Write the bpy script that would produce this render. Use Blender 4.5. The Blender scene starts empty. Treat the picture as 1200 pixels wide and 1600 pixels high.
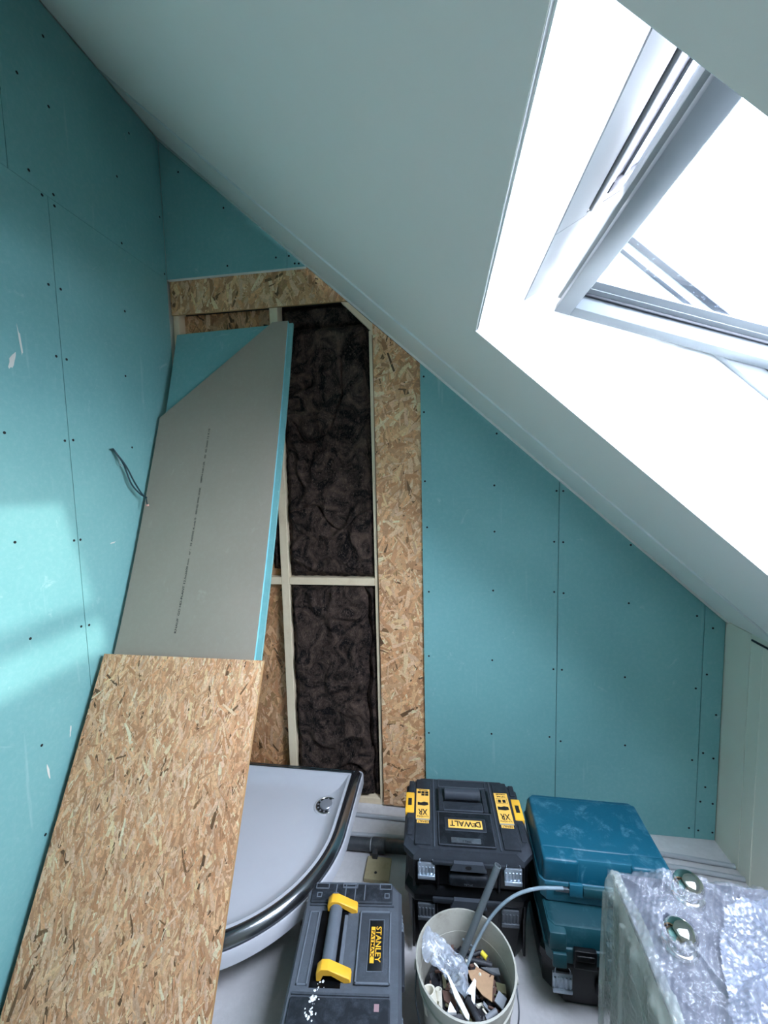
import bpy, bmesh, math, random
from mathutils import Vector, Matrix, noise
C = bpy.context
col = C.scene.collection
PI = math.pi
sc = C.scene

# ---------------------------------------------------------------- camera
cam_d = bpy.data.cameras.new('camera')
cam = bpy.data.objects.new('camera', cam_d)
col.objects.link(cam)
cam_d.sensor_fit = 'VERTICAL'
cam_d.sensor_height = 24.0
cam_d.lens = 645.0 / 1600.0 * 24.0
cam_d.clip_start = 0.02
RX = Vector((0.9897853, 0.14072978, -0.02280763))
UP = Vector((0.01015476, 0.08998022, 0.99589178))
FW = Vector((-0.14220387, 0.98595065, -0.08763203))
cm = Matrix(((RX.x, UP.x, -FW.x, 1.2936), (RX.y, UP.y, -FW.y, -1.896), (RX.z, UP.z, -FW.z, 1.6594), (0, 0, 0, 1)))
cam.matrix_world = cm
sc.camera = cam

# ---------------------------------------------------------------- sky, sun, exposure
sc.view_settings.view_transform = 'Standard'
sc.view_settings.look = 'None'
sc.view_settings.exposure = 1.38
sc.view_settings.gamma = 1.0
sc.view_settings.use_curve_mapping = False
sc.cycles.use_denoising = True
sc.cycles.max_bounces = 14
sc.cycles.diffuse_bounces = 8
sc.cycles.transparent_max_bounces = 16
sc.cycles.sample_clamp_indirect = 8.0
SUN_TRAVEL = Vector((-1.0, 0.165, -0.27))
w = bpy.data.worlds.new('sky'); sc.world = w; w.use_nodes = True
wn = w.node_tree; wn.nodes.clear()
sky = wn.nodes.new('ShaderNodeTexSky'); sky.sky_type = 'NISHITA'; sky.sun_disc = False
sky.sun_elevation = math.atan2(0.27, 1.0); sky.sun_rotation = math.radians(99.5)
sky.dust_density = 4.0
mixw = wn.nodes.new('ShaderNodeMix'); mixw.data_type = 'RGBA'; mixw.inputs[0].default_value = 0.995
mixw.inputs[7].default_value = (1.0, 1.06, 1.27, 1)          # thin bright overcast
bgw = wn.nodes.new('ShaderNodeBackground'); bgw.inputs[1].default_value = 18.0
outw = wn.nodes.new('ShaderNodeOutputWorld')
wn.links.new(sky.outputs[0], mixw.inputs[6]); wn.links.new(mixw.outputs[2], bgw.inputs[0]); wn.links.new(bgw.outputs[0], outw.inputs[0])
sd = bpy.data.lights.new('sun', 'SUN'); sd.energy = 1.0; sd.angle = math.radians(1.6); sd.color = (1.0, 0.97, 0.9)
so = bpy.data.objects.new('sun', sd); col.objects.link(so)
so.rotation_euler = SUN_TRAVEL.to_track_quat('-Z', 'Y').to_euler()

# ---------------------------------------------------------------- helpers
def srgb(r, g, b):
    f = lambda c: (c / 255 / 12.92) if c / 255 <= 0.04045 else ((c / 255 + 0.055) / 1.055) ** 2.4
    return (f(r), f(g), f(b), 1.0)

def tag(o, label=None, cat=None, group=None, kind=None):
    if label: o['label'] = label
    if cat: o['category'] = cat
    if group: o['group'] = group
    if kind: o['kind'] = kind
    return o

def link(name, me, mat=None, parent=None, smooth=False):
    o = bpy.data.objects.new(name, me)
    col.objects.link(o)
    if mat is not None and not me.materials: me.materials.append(mat)
    if parent is not None: o.parent = parent
    if smooth:
        for p in me.polygons: p.use_smooth = True
    return o

def build(name, bm, mat=None, parent=None, smooth=False, angle=None):
    bmesh.ops.recalc_face_normals(bm, faces=bm.faces[:])
    me = bpy.data.meshes.new(name); bm.to_mesh(me); bm.free()
    o = link(name, me, mat, parent, smooth or angle is not None)
    if angle is not None:
        try: me.set_sharp_from_angle(angle=math.radians(angle))
        except Exception: pass
    return o

def build_split(name, bm, mat=None, parent=None, angle=None):
    """one object per connected piece"""
    bm.verts.index_update(); bm.verts.ensure_lookup_table(); seen = set(); out = []
    for v0 in bm.verts:
        if v0.index in seen: continue
        stack, comp = [v0], []
        seen.add(v0.index)
        while stack:
            v = stack.pop(); comp.append(v)
            for e in v.link_edges:
                o = e.other_vert(v)
                if o.index not in seen: seen.add(o.index); stack.append(o)
        b2 = bmesh.new(); mp = {v: b2.verts.new(v.co) for v in comp}
        for f in {f for v in comp for f in v.link_faces}: b2.faces.new([mp[v] for v in f.verts])
        out.append(build(name, b2, mat, parent, angle=angle))
    bm.free(); return out

def py(name, v, f, mat=None, parent=None, smooth=False):
    me = bpy.data.meshes.new(name); me.from_pydata(v, [], f); me.update()
    return link(name, me, mat, parent, smooth)

def empty(name, loc=(0, 0, 0), rz=0.0, parent=None):
    o = bpy.data.objects.new(name, None); col.objects.link(o)
    o.location = loc; o.rotation_euler = (0, 0, rz); o.empty_display_size = 0.05
    if parent is not None: o.parent = parent
    return o

def bx(bm, x0, x1, y0, y1, z0, z1, bev=0.0, seg=1, mtx=None, taper=None):
    """box with optional bevel; taper=(kx,ky) scales the top"""
    vs = bmesh.ops.create_cube(bm, size=1.0)['verts']
    cx, cy = (x0 + x1) / 2, (y0 + y1) / 2
    for v in vs:
        kx, ky = taper if (taper and v.co.z > 0) else (1, 1)
        v.co = Vector((cx + v.co.x * (x1 - x0) * kx, cy + v.co.y * (y1 - y0) * ky, z0 + (v.co.z + 0.5) * (z1 - z0)))
    if bev > 0:
        es = list({e for v in vs for e in v.link_edges})
        r = bmesh.ops.bevel(bm, geom=es, offset=bev, segments=seg, profile=0.5, affect='EDGES', clamp_overlap=True)
        vs = list({v for f in r['faces'] for v in f.verts} | {v for v in vs if v.is_valid})
    if mtx is not None:
        for v in vs: v.co = mtx @ v.co
    return vs

def box(name, x0, x1, y0, y1, z0, z1, mat, parent=None, bev=0.0, seg=2, taper=None, angle=35):
    bm = bmesh.new(); bx(bm, x0, x1, y0, y1, z0, z1, bev, seg, None, taper)
    return build(name, bm, mat, parent, angle=angle if bev else None)

def prism(bm, poly, t0, t1, fn):
    """extrude a polygon [(a,b)] between t0 and t1; fn(a,b,t) -> xyz"""
    a = [bm.verts.new(fn(p[0], p[1], t0)) for p in poly]
    b = [bm.verts.new(fn(p[0], p[1], t1)) for p in poly]
    n = len(poly)
    bm.faces.new(a); bm.faces.new(b[::-1])
    for i in range(n): bm.faces.new((a[i], b[i], b[(i + 1) % n], a[(i + 1) % n]))

def prism_o(name, poly, t0, t1, fn, mat, parent=None):
    bm = bmesh.new(); prism(bm, poly, t0, t1, fn)
    return build(name, bm, mat, parent)

def catmull(pts, n=8):
    P = [Vector(p) for p in pts]; P = [P[0] * 2 - P[1]] + P + [P[-1] * 2 - P[-2]]
    out = []
    for i in range(1, len(P) - 2):
        for k in range(n):
            t = k / n
            a, b, c, d = P[i - 1], P[i], P[i + 1], P[i + 2]
            out.append(0.5 * ((2 * b) + (c - a) * t + (2 * a - 5 * b + 4 * c - d) * t * t + (3 * b - a - 3 * c + d) * t ** 3))
    out.append(P[-2]); return out

def tube(bm, pts, r, seg=10, cap=True, inner=None):
    pts = [Vector(p) for p in pts]; rings = []
    t0 = (pts[1] - pts[0]).normalized()
    nrm = t0.orthogonal().normalized()
    for i, p in enumerate(pts):
        t = (pts[min(i + 1, len(pts) - 1)] - pts[max(i - 1, 0)]).normalized()
        nrm = (nrm - t * nrm.dot(t)).normalized(); b = t.cross(nrm)
        rr = r[i] if isinstance(r, (list, tuple)) else r
        rings.append([bm.verts.new(p + (nrm * math.cos(2 * PI * k / seg) + b * math.sin(2 * PI * k / seg)) * rr) for k in range(seg)])
    for i in range(len(rings) - 1):
        for k in range(seg):
            bm.faces.new((rings[i][k], rings[i][(k + 1) % seg], rings[i + 1][(k + 1) % seg], rings[i + 1][k]))
    if inner:
        for ring, p in ((rings[0], pts[0]), (rings[-1], pts[-1])):
            ti = [bm.verts.new(p + (v.co - p) * inner) for v in ring]
            dirv = (pts[1] - pts[0]) if ring is rings[0] else (pts[-2] - pts[-1])
            dirv = dirv.normalized() * 0.03
            td = [bm.verts.new(v.co + dirv) for v in ti]
            for k in range(seg):
                bm.faces.new((ring[k], ring[(k + 1) % seg], ti[(k + 1) % seg], ti[k]))
                bm.faces.new((ti[k], ti[(k + 1) % seg], td[(k + 1) % seg], td[k]))
    elif cap:
        bm.faces.new(rings[0]); bm.faces.new(rings[-1][::-1])

def tube_o(name, pts, r, mat, parent=None, seg=10, inner=None):
    bm = bmesh.new(); tube(bm, pts, r, seg, True, inner)
    return build(name, bm, mat, parent, angle=50)

def lathe(bm, prof, c=(0, 0, 0), seg=32, closed=False):
    rings = []
    for r, z in prof:
        if r < 1e-6: rings.append([bm.verts.new((c[0], c[1], c[2] + z))])
        else: rings.append([bm.verts.new((c[0] + r * math.cos(2 * PI * k / seg), c[1] + r * math.sin(2 * PI * k / seg), c[2] + z)) for k in range(seg)])
    for a, b in zip(rings[:-1], rings[1:]):
        for k in range(seg):
            k2 = (k + 1) % seg
            if len(a) == 1 and len(b) == 1: continue
            if len(a) == 1: bm.faces.new((a[0], b[k], b[k2]))
            elif len(b) == 1: bm.faces.new((a[k], a[k2], b[0]))
            else: bm.faces.new((a[k], a[k2], b[k2], b[k]))

def text_o(name, s, size, mat, parent, loc, rz=0.0, ext=0.0004, width=None, height=None, rot=None):
    cu = bpy.data.curves.new(name, 'FONT'); cu.body = s; cu.size = size; cu.extrude = ext; cu.offset = size * 0.012
    cu.align_x = 'CENTER'; cu.align_y = 'CENTER'; cu.resolution_u = 3
    t = bpy.data.objects.new(name, cu); col.objects.link(t)
    C.view_layer.update()
    me = bpy.data.meshes.new_from_object(t.evaluated_get(C.evaluated_depsgraph_get()))
    bpy.data.objects.remove(t)
    xs = [v.co.x for v in me.vertices]; ys = [v.co.y for v in me.vertices]
    cx, cy = (max(xs) + min(xs)) / 2, (max(ys) + min(ys)) / 2
    kx = width / (max(xs) - min(xs)) if width else 1.0
    ky = height / (max(ys) - min(ys)) if height else 1.0
    for v in me.vertices: v.co.x = (v.co.x - cx) * kx; v.co.y = (v.co.y - cy) * ky
    o = link(name, me, mat, parent); o.location = loc
    o.rotation_euler = rot if rot else (0, 0, rz)
    return o

# ---------------------------------------------------------------- materials
def newmat(name):
    m = bpy.data.materials.new(name); m.use_nodes = True
    nt = m.node_tree; b = nt.nodes['Principled BSDF']
    return m, nt, b

def N(nt, t, **kw):
    n = nt.nodes.new(t)
    for k, v in kw.items(): setattr(n, k, v)
    return n

def ramp(nt, fac, stops):
    r = N(nt, 'ShaderNodeValToRGB'); e = r.color_ramp.elements
    while len(e) > 1: e.remove(e[-1])
    e[0].position, e[0].color = stops[0]
    for p, c in stops[1:]: x = e.new(p); x.color = c
    nt.links.new(fac, r.inputs[0]); return r.outputs[0]

def noise_tex(nt, scale, detail=4.0, rough=0.55, vec=None, dist=0.0):
    n = N(nt, 'ShaderNodeTexNoise'); n.inputs['Scale'].default_value = scale; n.inputs['Detail'].default_value = detail
    n.inputs['Roughness'].default_value = rough; n.inputs['Distortion'].default_value = dist
    if vec is not None: nt.links.new(vec, n.inputs['Vector'])
    return n.outputs['Fac']

def objvec(nt, scale=(1, 1, 1)):
    tc = N(nt, 'ShaderNodeTexCoord'); mp = N(nt, 'ShaderNodeMapping'); mp.inputs['Scale'].default_value = scale
    nt.links.new(tc.outputs['Object'], mp.inputs['Vector']); return mp.outputs['Vector']

def mixc(nt, fac, a, b):
    m = N(nt, 'ShaderNodeMix'); m.data_type = 'RGBA'
    if isinstance(fac, (int, float)): m.inputs[0].default_value = fac
    else: nt.links.new(fac, m.inputs[0])
    for i, c in ((6, a), (7, b)):
        if isinstance(c, tuple): m.inputs[i].default_value = c
        else: nt.links.new(c, m.inputs[i])
    return m.outputs[2]

def bump(nt, b, h, strength=0.3, dist=0.002):
    n = N(nt, 'ShaderNodeBump'); n.inputs['Strength'].default_value = strength; n.inputs['Distance'].default_value = dist
    nt.links.new(h, n.inputs['Height']); nt.links.new(n.outputs[0], b.inputs['Normal'])

W1 = (1, 1, 1, 1); K0 = (0, 0, 0, 1)

def worn(name, base, dust=None, dust_amt=0.5, rough=0.55, metal=0.0, scale=9.0, edge=None, bmp=0.15, lo=0.48, hi=0.7, spec=0.5):
    """base colour with dusty patches and worn edges"""
    m, nt, b = newmat(name)
    v = objvec(nt)
    c = base
    if dust:
        f = noise_tex(nt, scale, 6.0, 0.65, v, 0.6)
        f = ramp(nt, f, [(lo, K0), (hi, (dust_amt,) * 3 + (1,))])
        f2 = noise_tex(nt, scale * 9, 3.0, 0.6, v)
        f2 = ramp(nt, f2, [(0.35, (0.35,) * 3 + (1,)), (0.65, W1)])
        mm = N(nt, 'ShaderNodeMath', operation='MULTIPLY'); nt.links.new(f, mm.inputs[0]); nt.links.new(f2, mm.inputs[1])
        c = mixc(nt, mm.outputs[0], base, dust)
    if edge:
        g = N(nt, 'ShaderNodeNewGeometry')
        e = ramp(nt, g.outputs['Pointiness'], [(0.54, K0), (0.62, (0.7, 0.7, 0.7, 1))])
        c = mixc(nt, e, c, edge)
    if isinstance(c, tuple): b.inputs['Base Color'].default_value = c
    else: nt.links.new(c, b.inputs['Base Color'])
    b.inputs['Roughness'].default_value = rough; b.inputs['Metallic'].default_value = metal
    b.inputs['Specular IOR Level'].default_value = spec
    if bmp: bump(nt, b, noise_tex(nt, 160.0, 3.0, 0.6, v), bmp, 0.001)
    return m

def plain(name, c, rough=0.5, metal=0.0):
    return worn(name, c, None, rough=rough, metal=metal, bmp=0.03)

def board_mat(name, base, dust, dark):
    m, nt, b = newmat(name)
    v = objvec(nt)
    big = noise_tex(nt, 1.7, 5.0, 0.6, v, 0.4)
    c = mixc(nt, ramp(nt, big, [(0.3, K0), (0.7, W1)]), base, dark)
    fine = noise_tex(nt, 60.0, 4.0, 0.7, v)
    c = mixc(nt, ramp(nt, fine, [(0.45, K0), (0.8, (0.12, 0.12, 0.12, 1))]), c, dust)
    sc1 = noise_tex(nt, 7.0, 8.0, 0.75, v, 1.2)              # plaster dust scuffs
    c = mixc(nt, ramp(nt, sc1, [(0.62, K0), (0.74, (0.45, 0.45, 0.45, 1))]), c, dust)
    v2 = objvec(nt, (30, 30, 2.2))
    st = noise_tex(nt, 1.0, 3.0, 0.5, v2)
    c = mixc(nt, ramp(nt, st, [(0.66, K0), (0.78, (0.22, 0.22, 0.22, 1))]), c, dust)
    nt.links.new(c, b.inputs['Base Color'])
    b.inputs['Roughness'].default_value = 0.62
    bump(nt, b, noise_tex(nt, 220.0, 2.0, 0.5, v), 0.08, 0.0008)
    return m

M = {}
M['teal'] = board_mat('teal_plasterboard', srgb(122, 178, 178), srgb(198, 222, 220), srgb(110, 167, 168))
M['grey_board'] = board_mat('grey_board_back', srgb(163, 152, 138), srgb(188, 182, 172), srgb(154, 144, 130))
M['gypsum'] = worn('gypsum_core', srgb(214, 214, 206), srgb(235, 235, 230), 0.4, 0.8)
M['teal_edge'] = worn('teal_board_edge', srgb(120, 190, 200), srgb(200, 230, 230), 0.3, 0.6)
M['white_paint'] = worn('white_ceiling_board', srgb(242, 238, 230), srgb(244, 241, 236), 0.5, 0.55, scale=3.0, bmp=0.06)
M['white_lining'] = worn('white_lining', srgb(236, 238, 236), None, rough=0.4, bmp=0.03)
M['sash_shaded'] = worn('sash_shaded', srgb(104, 111, 115), None, rough=0.4, bmp=0.02)  # white sash darkened in its colour, standing in for shade on the underside
M['satin'] = worn('satin_grey', srgb(150, 154, 160), None, rough=0.35, metal=0.3, bmp=0.02)
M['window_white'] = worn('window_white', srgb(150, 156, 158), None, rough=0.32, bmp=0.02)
M['floor'] = worn('grey_screed', srgb(196, 194, 194), srgb(220, 218, 218), 0.8, 0.75, scale=6.0, bmp=0.3, lo=0.35, hi=0.7)
M['knee'] = worn('knee_wall_paint', srgb(240, 234, 216), srgb(242, 238, 226), 0.5, 0.6, scale=4.0, bmp=0.06)
M['pine'] = worn('pale_pine', srgb(232, 214, 182), srgb(206, 184, 148), 0.5, 0.7, scale=14.0, bmp=0.2)
M['dark_wood'] = worn('old_wood_edge', srgb(132, 96, 72), srgb(164, 130, 100), 0.6, 0.75, scale=20.0)
M['screw'] = plain('black_screw', srgb(20, 26, 28), 0.5, 0.4)
M['gasket'] = worn('rubber_gasket', srgb(22, 25, 33), None, rough=0.5, bmp=0.02)
M['slot_dark'] = worn('dark_vent_filter', srgb(58, 60, 66), srgb(96, 98, 104), 0.6, 0.7, scale=40)
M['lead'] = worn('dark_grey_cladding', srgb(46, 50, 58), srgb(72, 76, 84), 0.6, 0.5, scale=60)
M['roof'] = worn('roof_underlay', srgb(70, 66, 62), srgb(98, 92, 86), 0.6, 0.85)
M['black'] = worn('black_plastic', srgb(12, 14, 17), srgb(66, 73, 80), 0.4, 0.42, scale=38.0, edge=srgb(76, 82, 90), bmp=0.3, lo=0.47, hi=0.72, spec=0.10)
M['black_clean'] = worn('black_plastic_clean', srgb(8, 9, 11), srgb(52, 56, 62), 0.25, 0.28, scale=14.0, bmp=0.1, spec=0.25)
M['dusty'] = worn('dusty_black_plastic', srgb(13, 15, 19), srgb(74, 82, 92), 0.55, 0.46, scale=34.0, edge=srgb(122, 130, 140), bmp=0.4, lo=0.44, hi=0.72, spec=0.10)
M['yellow'] = worn('yellow_plastic', srgb(240, 180, 52), srgb(206, 150, 60), 0.35, 0.4, scale=30.0, bmp=0.05)
M['yellow_label'] = worn('yellow_label', srgb(238, 184, 84), None, rough=0.5, bmp=0.0)
M['ink'] = plain('black_ink', srgb(18, 18, 20), 0.6)
M['label_black'] = plain('black_label', srgb(12, 16, 20), 0.4)
M['label_grey'] = plain('grey_label', srgb(150, 146, 138), 0.5)
M['pink'] = plain('faded_pink_label', srgb(150, 120, 124), 0.6)
M['silver'] = worn('silver_latch', srgb(176, 188, 200), srgb(226, 232, 238), 0.5, 0.28, 0.75, scale=30.0, bmp=0.05)
M['dull_metal'] = worn('dull_latch', srgb(84, 90, 96), srgb(130, 136, 142), 0.5, 0.4, 0.5, scale=30.0, bmp=0.05)
M['blue_case'] = worn('teal_blue_case', srgb(6, 70, 90), srgb(104, 150, 166), 0.5, 0.42, scale=20.0, edge=srgb(50, 116, 134), bmp=0.3, lo=0.52, hi=0.72, spec=0.3)
M['green_case'] = worn('dark_green_case', srgb(8, 54, 62), srgb(86, 118, 124), 0.35, 0.45, scale=20.0, edge=srgb(46, 92, 100), bmp=0.3, lo=0.52, hi=0.74, spec=0.3)
M['navy'] = plain('navy_plastic', srgb(22, 36, 92), 0.4)
M['acrylic'] = worn('white_acrylic', srgb(198, 200, 206), srgb(188, 190, 197), 0.4, 0.16, scale=3.0, bmp=0.0)
M['rim_metal'] = worn('grey_metal_profile', srgb(142, 145, 150), srgb(172, 175, 180), 0.5, 0.2, 0.95, scale=6.0, bmp=0.03)
M['chrome'] = plain('chrome', srgb(214, 214, 208), 0.06, 1.0)
M['pipe_grey'] = worn('dark_grey_pipe', srgb(62, 66, 70), srgb(110, 112, 112), 0.4, 0.45, scale=16)
M['conduit'] = worn('pale_grey_conduit', srgb(168, 172, 176), srgb(196, 198, 200), 0.5, 0.5, scale=18)
M['rod_grey'] = worn('grey_pvc', srgb(88, 96, 100), srgb(128, 134, 136), 0.4, 0.4, scale=20)
M['hose'] = worn('blue_grey_hose', srgb(126, 142, 152), srgb(170, 182, 190), 0.4, 0.3, scale=20)
M['bucket'] = worn('dirty_white_bucket', srgb(168, 166, 156), srgb(122, 118, 106), 0.8, 0.5, scale=7.0, bmp=0.2)
M['cream'] = worn('cream_pvc', srgb(222, 218, 202), srgb(180, 174, 158), 0.4, 0.4, scale=20)
M['white_scrap'] = worn('white_scrap', srgb(226, 230, 232), None, rough=0.5)
M['card'] = worn('brown_cardboard', srgb(176, 142, 110), srgb(140, 110, 84), 0.5, 0.8, scale=14)
M['brown_scrap'] = worn('dark_brown_scrap', srgb(84, 60, 50), srgb(120, 92, 76), 0.5, 0.8, scale=20)
M['dark_scrap'] = worn('black_scrap', srgb(34, 35, 40), srgb(88, 90, 96), 0.5, 0.5, scale=30)
M['mid_scrap'] = worn('grey_scrap', srgb(120, 124, 130), srgb(90, 92, 96), 0.5, 0.6, scale=20)
M['olive'] = worn('olive_scrap', srgb(86, 84, 58), None, rough=0.7)
M['yellow_tip'] = plain('yellow_grip', srgb(214, 196, 60), 0.4)
M['ply'] = worn('plywood', srgb(188, 174, 138), srgb(150, 132, 98), 0.6, 0.75, scale=12)
M['cable'] = plain('dark_green_cable', srgb(28, 62, 70), 0.4)
M['cable_core'] = plain('grey_cable_core', srgb(120, 140, 140), 0.4)
M['copper'] = plain('pink_cable_end', srgb(196, 150, 136), 0.5)
M['cabinet_top'] = worn('grey_lacquer', srgb(80, 83, 94), srgb(98, 101, 112), 0.5, 0.25, scale=4.0, bmp=0.02)
M['cabinet_side'] = worn('white_carcass', srgb(150, 155, 146), srgb(136, 140, 134), 0.5, 0.4, scale=5.0, bmp=0.02)

def insulation_mat():
    m, nt, b = newmat('black_mineral_wool')
    v = objvec(nt)
    n1 = noise_tex(nt, 9.0, 9.0, 0.72, v, 1.6)
    n2 = noise_tex(nt, 55.0, 6.0, 0.75, objvec(nt, (1.6, 1, 0.7)), 2.2)
    c = mixc(nt, ramp(nt, n1, [(0.42, K0), (0.66, W1)]), srgb(19, 17, 18), srgb(92, 76, 67))
    c = mixc(nt, ramp(nt, n2, [(0.54, K0), (0.72, (0.75, 0.75, 0.75, 1))]), c, srgb(134, 116, 104))
    nt.links.new(c, b.inputs['Base Color']); b.inputs['Roughness'].default_value = 0.95
    b.inputs['Specular IOR Level'].default_value = 0.15
    bump(nt, b, n2, 0.9, 0.006)
    return m
M['wool'] = insulation_mat()

def osb_mat():
    m, nt, b = newmat('osb_strands')
    a = N(nt, 'ShaderNodeVertexColor'); a.layer_name = 'Col'
    v = objvec(nt)
    g = noise_tex(nt, 90.0, 5.0, 0.7, v, 1.5)
    c = mixc(nt, ramp(nt, g, [(0.35, (0.4, 0.4, 0.4, 1)), (0.62, K0)]), a.outputs['Color'], srgb(142, 104, 70))
    nt.links.new(c, b.inputs['Base Color']); b.inputs['Roughness'].default_value = 0.6
    bump(nt, b, g, 0.25, 0.001)
    return m
M['osb'] = osb_mat()

def glass_mat(name, tint, refl=1.0, droplets=False):
    m = bpy.data.materials.new(name); m.use_nodes = True; nt = m.node_tree; nt.nodes.clear()
    o = N(nt, 'ShaderNodeOutputMaterial'); t = N(nt, 'ShaderNodeBsdfTransparent'); g = N(nt, 'ShaderNodeBsdfGlossy')
    t.inputs[0].default_value = tint; g.inputs['Roughness'].default_value = 0.02
    lw = N(nt, 'ShaderNodeLayerWeight'); lw.inputs[0].default_value = 0.5
    pw = N(nt, 'ShaderNodeMath', operation='POWER'); pw.inputs[1].default_value = 5.0; nt.links.new(lw.outputs['Facing'], pw.inputs[0])
    f = N(nt, 'ShaderNodeMath', operation='MULTIPLY_ADD'); f.inputs[1].default_value = 0.9; f.inputs[2].default_value = 0.03; nt.links.new(pw.outputs[0], f.inputs[0])
    x = N(nt, 'ShaderNodeMixShader'); nt.links.new(f.outputs[0], x.inputs[0]); nt.links.new(t.outputs[0], x.inputs[1]); nt.links.new(g.outputs[0], x.inputs[2])
    nt.links.new(x.outputs[0], o.inputs[0]); return m
M['glass'] = glass_mat('window_glass', (0.93, 0.96, 0.97, 1))

def film_mat(name, colr, alpha_lo, alpha_hi, rough, scale, bstr=0.5):
    m, nt, b = newmat(name)
    v = objvec(nt)
    n = noise_tex(nt, scale, 6.0, 0.7, v, 1.0)
    a = ramp(nt, n, [(0.38, (alpha_lo,) * 3 + (1,)), (0.68, (alpha_hi,) * 3 + (1,))])
    nt.links.new(a, b.inputs['Alpha']); b.inputs['Base Color'].default_value = colr
    b.inputs['Roughness'].default_value = rough; b.inputs['Specular IOR Level'].default_value = 0.9
    b.inputs['IOR'].default_value = 1.6
    b.inputs['Coat Weight'].default_value = 0.6; b.inputs['Coat Roughness'].default_value = 0.08
    bump(nt, b, noise_tex(nt, 45.0, 5.0, 0.7, v, 1.5), bstr, 0.004)
    return m
M['bubble'] = film_mat('bubble_wrap_film', srgb(166, 170, 180), 0.14, 0.5, 0.1, 14.0, 0.7)
M['bubble_side'] = film_mat('bubble_wrap_side_film', srgb(176, 184, 176), 0.25, 0.6, 0.2, 9.0)
M['cloudy'] = film_mat('cloudy_wrap_film', srgb(134, 141, 158), 0.35, 0.85, 0.2, 7.0)
M['bag'] = film_mat('clear_bag_film', srgb(176, 186, 200), 0.4, 0.7, 0.2, 30.0)

# ---------------------------------------------------------------- OSB: real strands on a slab
PAL = [(206, 168, 120), (196, 154, 106), (216, 182, 136), (184, 140, 94), (170, 126, 82), (220, 188, 146), (204, 172, 130), (176, 134, 92), (190, 150, 104), (212, 176, 124)]
def clip_poly(poly, rect):
    for i in range(len(rect)):
        a, b = rect[i], rect[(i + 1) % len(rect)]
        out = []
        ins = lambda p: (b[0] - a[0]) * (p[1] - a[1]) - (b[1] - a[1]) * (p[0] - a[0]) >= -1e-9
        for j in range(len(poly)):
            p, q = poly[j], poly[(j + 1) % len(poly)]
            ip, iq = ins(p), ins(q)
            if ip: out.append(p)
            if ip != iq:
                d1 = (b[0] - a[0]) * (p[1] - a[1]) - (b[1] - a[1]) * (p[0] - a[0])
                d2 = (b[0] - a[0]) * (q[1] - a[1]) - (b[1] - a[1]) * (q[0] - a[0])
                t = d1 / (d1 - d2); out.append((p[0] + (q[0] - p[0]) * t, p[1] + (q[1] - p[1]) * t))
        poly = out
        if len(poly) < 3: return []
    return poly

def osb(name, outline, thick, fn, n, seed, parent=None, tint=(1, 1, 1), axis=PI / 2, spread=0.6, size=1.0, dark=0.03, slim=0.85):
    """outline: convex CCW polygon (a,b); fn(a,b,t): t=0 front face, t>0 into the board"""
    rnd = random.Random(seed)
    V, F, K = [], [], []
    m = len(outline)
    V += [fn(a, b, 0.0) for a, b in outline] + [fn(a, b, thick) for a, b in outline]
    base = tuple(c * t for c, t in zip(srgb(186, 148, 102)[:3], tint)) + (1,)
    F.append(tuple(range(m))); F.append(tuple(range(2 * m - 1, m - 1, -1)))
    for i in range(m): F.append((i, i + m, (i + 1) % m + m, (i + 1) % m))
    K += [base] * (m + 2)
    a0, a1 = min(p[0] for p in outline), max(p[0] for p in outline)
    b0, b1 = min(p[1] for p in outline), max(p[1] for p in outline)
    for i in range(n):
        r = rnd.random()
        if r < 0.45: L, W = rnd.uniform(0.03, 0.10), rnd.uniform(0.006, 0.024)
        elif r < 0.85: L, W = rnd.uniform(0.015, 0.06), rnd.uniform(0.002, 0.008)
        else: L, W = rnd.uniform(0.006, 0.022), rnd.uniform(0.001, 0.004)
        L *= size; W *= size * slim
        ca, cb = rnd.uniform(a0 - 0.02, a1 + 0.02), rnd.uniform(b0 - 0.02, b1 + 0.02)
        th = axis + rnd.gauss(0, spread); co, si = math.cos(th), math.sin(th)
        sk = rnd.uniform(-0.35, 0.35); bow = rnd.uniform(-0.12, 0.12) * L * 0.4
        loc = [(-L / 2, -W / 2), (0, -W / 2 - bow), (L / 2 - abs(sk) * W, -W / 2 * rnd.uniform(0.3, 1)), (L / 2, W / 2 * rnd.uniform(-0.2, 1)), (0, W / 2 - bow), (-L / 2 + sk * W, W / 2)]
        poly = [(ca + x * co - y * si, cb + x * si + y * co) for x, y in loc]
        poly = clip_poly(poly, outline)
        if len(poly) < 3: continue
        h = -(0.0002 + 0.0012 * i / n); tx, ty = rnd.gauss(0, 0.012), rnd.gauss(0, 0.012)
        s = len(V)
        V += [fn(p[0], p[1], h + min(0, (p[0] - ca) * tx + (p[1] - cb) * ty)) for p in poly]
        F.append(tuple(range(s, s + len(poly))))
        c = rnd.choice(PAL)
        if rnd.random() < dark: q = rnd.uniform(0.75, 1.15); c = (96 * q, 72 * q, 42 * q)
        k = rnd.uniform(0.88, 1.1)
        c = srgb(*[min(255, x * k) for x in c])
        K.append((min(0.9, c[0] * tint[0] * 1.4), min(0.9, c[1] * tint[1] * 1.32), min(0.9, c[2] * tint[2] * 1.55), 1))
    me = bpy.data.meshes.new(name); me.from_pydata(V, [], F); me.update()
    at = me.color_attributes.new('Col', 'FLOAT_COLOR', 'CORNER')
    i = 0
    for p, c in zip(me.polygons, K):
        for _ in p.loop_indices:
            at.data[i].color = c; i += 1
    return link(name, me, M['osb'], parent)

# ================================================================ STRUCTURE
XK = 2.4812                                                   # knee wall
def zc(x): return 3.2385 - 0.8973 * x                          # ceiling line
YB = -4.6
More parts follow.
